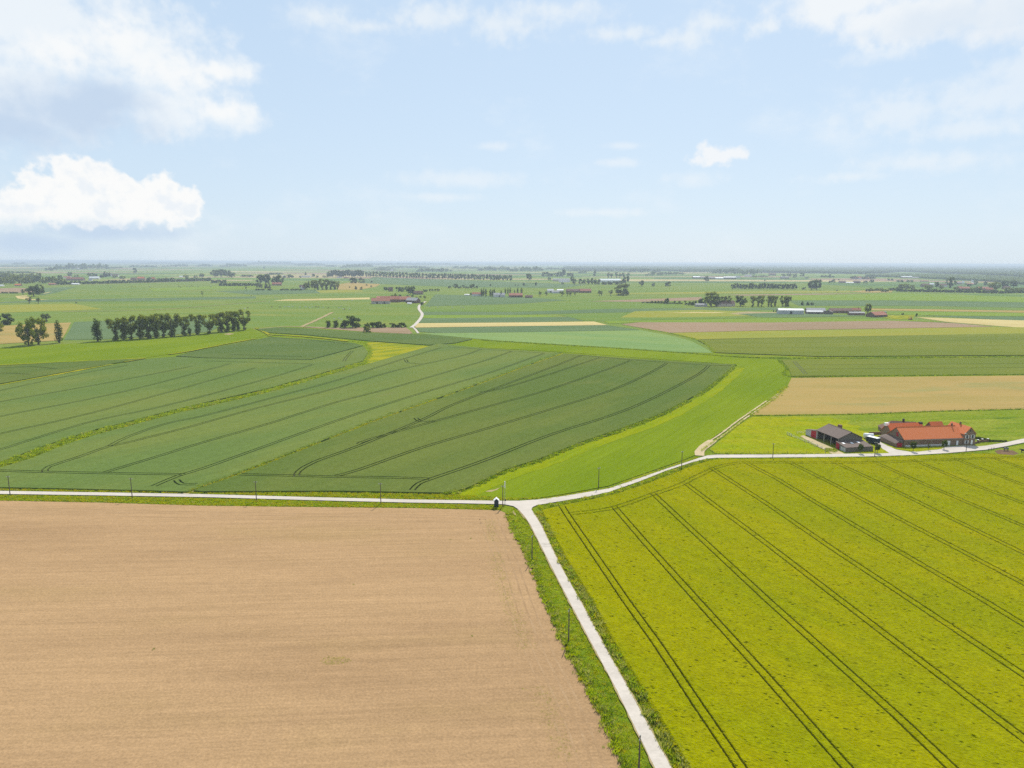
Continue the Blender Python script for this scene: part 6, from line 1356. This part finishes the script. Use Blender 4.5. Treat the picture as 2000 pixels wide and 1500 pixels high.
# garden boundary right of the farm: pillars, wall, hedges
G = [(1901, 868.5), (1909.5, 865.5), (1918, 864), (1929, 863.5)]
gw = MB()
gp = [at(*q) for q in G]
for a, b in zip(gp[:-1], gp[1:]):
    d_ = (b - a).normalized(); n_ = Vector((-d_.y, d_.x, 0)) * .12
    v = [a - n_, a + n_, b + n_, b - n_]; gw.add([(q.x, q.y, z) for z in (-.1, 1.0) for q in v], [(3, 2, 1, 0), (4, 5, 6, 7), (0, 1, 5, 4), (1, 2, 6, 5), (2, 3, 7, 6), (3, 0, 4, 7)])
gr_ = empty('garden_wall', gp[0]); tag(gr_, 'low dark garden wall with white-capped pillars right of the farmhouse', 'wall')
for i in range(len(gw.v)): gw.v[i] = (gw.v[i][0] - gp[0].x, gw.v[i][1] - gp[0].y, gw.v[i][2])
gw.build('wall_panel', M['brick_red'], gr_)
for q in gp:
    mb = MB(); mb.box(-.3, .3, -.3, .3, -.1, 1.5); pi_ = mb.build('pillar', M['brick_red'], gr_, q - gp[0]); mb = MB(); mb.box(-.38, .38, -.38, .38, 1.502, 1.68); mb.build('cap', M['white'], pi_)
hg = []
for t in np.linspace(0, 1, 16): q = at(1908 + 23 * t, 858 + 5 * t); hg.append((q.x, q.y, .7 + random.gauss(0, .08), .75))
for t in np.linspace(0, 1, 22): q = at(1931 + 34 * t, 863.2 + .3 * t); hg.append((q.x, q.y, .45, .55))
V_, F_ = leaves(hg, 2600, .2); o0 = np.array(hg[0][:3]); 
ho = link('garden_hedge', mesh_np('garden_hedge', V_ - [o0[0], o0[1], 0], F_, [M['leaf_dark']]), None, (o0[0], o0[1], 0)); tag(ho, 'clipped dark garden hedge right of the farmhouse', 'hedge')
tree('bush', 1903, 857, 7, 'small dark bush at the corner of the farm garden', 6, 'leaf_dark', None, False)
fence('paddock_fence', 'short post fence at the entrance of the cow paddock', [(1930, 881.5), (1936, 879), (1941, 877.5)], 2.2, 1.2, (.5, 1.0), .07)

# ------------------------------------------------------------------ cattle
M['hide_white'] = plain('white_hide', rgb(0.62, 0.58, 0.52), 0.9, 0.1)
M['hide_black'] = plain('black_hide', rgb(0.03, 0.027, 0.025), 0.8, 0.2)
M['hide_pied'] = plain('black_and_white_hide', rgb(0.028, 0.026, 0.025), 0.85, 0.05, 1.0, c2=rgb(0.65, 0.62, 0.58))
M['hide_brown'] = plain('brown_hide', rgb(0.22, 0.12, 0.06), 0.85, 0.15)
def cow_mesh(mat):
    bm = bmesh.new()
    rings = []
    for x, z, ry, rz_ in ((-1.05, 1.12, .12, .2), (-.98, 1.1, .3, .34), (-.6, 1.05, .36, .40), (-.1, 1.0, .40, .44), (.35, 1.03, .36, .42), (.68, 1.1, .28, .36), (.92, 1.24, .17, .25), (1.15, 1.38, .13, .17), (1.28, 1.42, .13, .15), (1.5, 1.28, .10, .11), (1.68, 1.14, .075, .08)):
        rings.append([bm.verts.new((x, ry * math.cos(a), z + rz_ * math.sin(a))) for a in np.linspace(0, 2 * math.pi, 10, endpoint=False)])
    for a, b in zip(rings[:-1], rings[1:]):
        for i in range(10): bm.faces.new((a[i], a[(i + 1) % 10], b[(i + 1) % 10], b[i]))
    bm.faces.new(rings[0]); bm.faces.new(rings[-1])
    def limb(pts, rs):
        rr_ = [[bm.verts.new((p[0] + r_ * math.cos(a), p[1] + r_ * math.sin(a), p[2])) for a in np.linspace(0, 2 * math.pi, 6, endpoint=False)] for p, r_ in zip(pts, rs)]
        for a, b in zip(rr_[:-1], rr_[1:]):
            for i in range(6): bm.faces.new((a[i], a[(i + 1) % 6], b[(i + 1) % 6], b[i]))
        bm.faces.new(rr_[0]); bm.faces.new(rr_[-1])
    for s_ in (-1, 1):
        limb([(.62, .2 * s_, .95), (.6, .2 * s_, .48), (.63, .2 * s_, .12), (.65, .2 * s_, 0)], (.15, .085, .06, .075))
        limb([(-.75, .22 * s_, 1.0), (-.68, .22 * s_, .68), (-.86, .21 * s_, .45), (-.82, .21 * s_, .1), (-.8, .21 * s_, 0)], (.2, .13, .075, .06, .075))
        limb([(1.2, .12 * s_, 1.5), (1.16, .26 * s_, 1.5)], (.03, .06))
    limb([(-1.06, 0, 1.25), (-1.16, 0, .9), (-1.15, 0, .5)], (.035, .025, .05))
    bmesh.ops.recalc_face_normals(bm, faces=bm.faces)
    me = bpy.data.meshes.new('cow'); bm.to_mesh(me); bm.free(); me.materials.append(mat); return me
CW = {k: cow_mesh(M['hide_' + k]) for k in ('white', 'black', 'pied', 'brown')}
def cow(k, px, py, label, group=None, rz=None, s=1.0):
    o = link('cow', CW[k], None, at(px, py)); o.rotation_euler = (0, 0, random.choice((0, math.pi)) + random.uniform(-.6, .6) if rz is None else rz); o.scale = (s, s, s)
    if py < 700: o.location.z = -0.1 if o.location.y > 640 else 0.05
    return tag(o, label, 'cow', group)
cow('pied', 1964, 880.5, 'black and white cow standing on the churned soil', None, math.pi + .1, 1.1)
cow('black', 1998.5, 884, 'dark cow cut by the right edge on the paddock grass', None, 2.9, 1.1)
for x, y in ((216, 562), (257, 561), (292, 561), (349, 559.8), (352, 561.8), (365, 559.5), (370, 561.5), (375, 559.5), (387, 561.5), (412, 561), (149, 592.5)):
    cow('black', x, y, 'dark cow grazing in the pasture below the left village', 'dark cows in the left pasture', None, 1.7)
wc = [(531, 600.5), (547, 601), (556, 600.2), (561, 599.8), (565, 600.5), (572, 599.5), (586, 601), (597, 600), (604, 601.5), (610, 600.8), (617, 600.2), (622, 600.8), (631, 601.4), (641, 602.5), (662, 602), (667, 599), (671, 604.5), (673, 605), (683, 604.5), (526, 591), (537, 582.5), (541, 583), (672, 587.5), (678, 587.3), (688, 587.5), (462, 579.3), (490, 578.5), (495, 578.8), (478, 604), (484, 602)]
for x, y in wc: cow('white' if random.random() < .75 else 'brown', x, y, 'pale cow in the big pasture before the red-roofed farm', 'pale cows in the big pasture', None, 1.25)
for x, y in ((839, 600), (855, 601), (884, 602), (900, 601), (905, 601.5), (653, 624), (662, 623), (667, 625)): cow('white', x, y, 'pale cow on the meadow beside the far pale lane', 'pale cows by the far lane', None, 1.2)
# orange digger on the yellow weeds
p = at(1779, 624.5); o = empty('digger', p, R(5)); tag(o, 'small orange digger parked on the yellow weeds at the straw field corner', 'digger')
mb = MB(); mb.box(-1.8, 1.8, -1.3, -.7, 0, .8); mb.box(-1.8, 1.8, .7, 1.3, 0, .8); mb.build('tracks', M['dark'], o)
mb = MB(); mb.box(-2.0, 1.2, -1.2, 1.2, .9, 2.0); mb.build('body', M['orange'], o)
mb = MB(); mb.box(-.2, 1.3, -.2, 1.1, 2.0, 3.2); mb.build('cab', M['glass'], o)
mb = MB(); mb.tube([(1.2, -.5, 1.6), (-1.2 + 1.0, -.5, 4.6), (-3.2, -.5, 4.4)], .32, 6); mb.build('boom', M['orange'], o)
mb = MB(); mb.tube([(-3.2, -.5, 4.5), (-4.0, -.5, 1.6)], .26, 6); mb.build('arm', M['orange'], o)
mb = MB(); mb.box(-4.5, -3.6, -1.0, 0, .3, 1.5); mb.build('bucket', M['dark'], o)

# ------------------------------------------------------------------ the hazy air
mt, n, out = new_mat('hazy_air')
pv = n('ShaderNodeVolumePrincipled')
pv.inputs['Color'].default_value = (0.66, 0.765, 0.865, 1); pv.inputs['Density'].default_value = 1.0e-4; pv.inputs['Anisotropy'].default_value = 0.2
n.t.links.new(pv.outputs[0], out.inputs['Volume'])
mb = MB(); mb.box(-L - 200, L + 200, -4200, L + 200, -1.35, CAMH + 4)
tag(mb.build('haze', mt), kind='stuff')
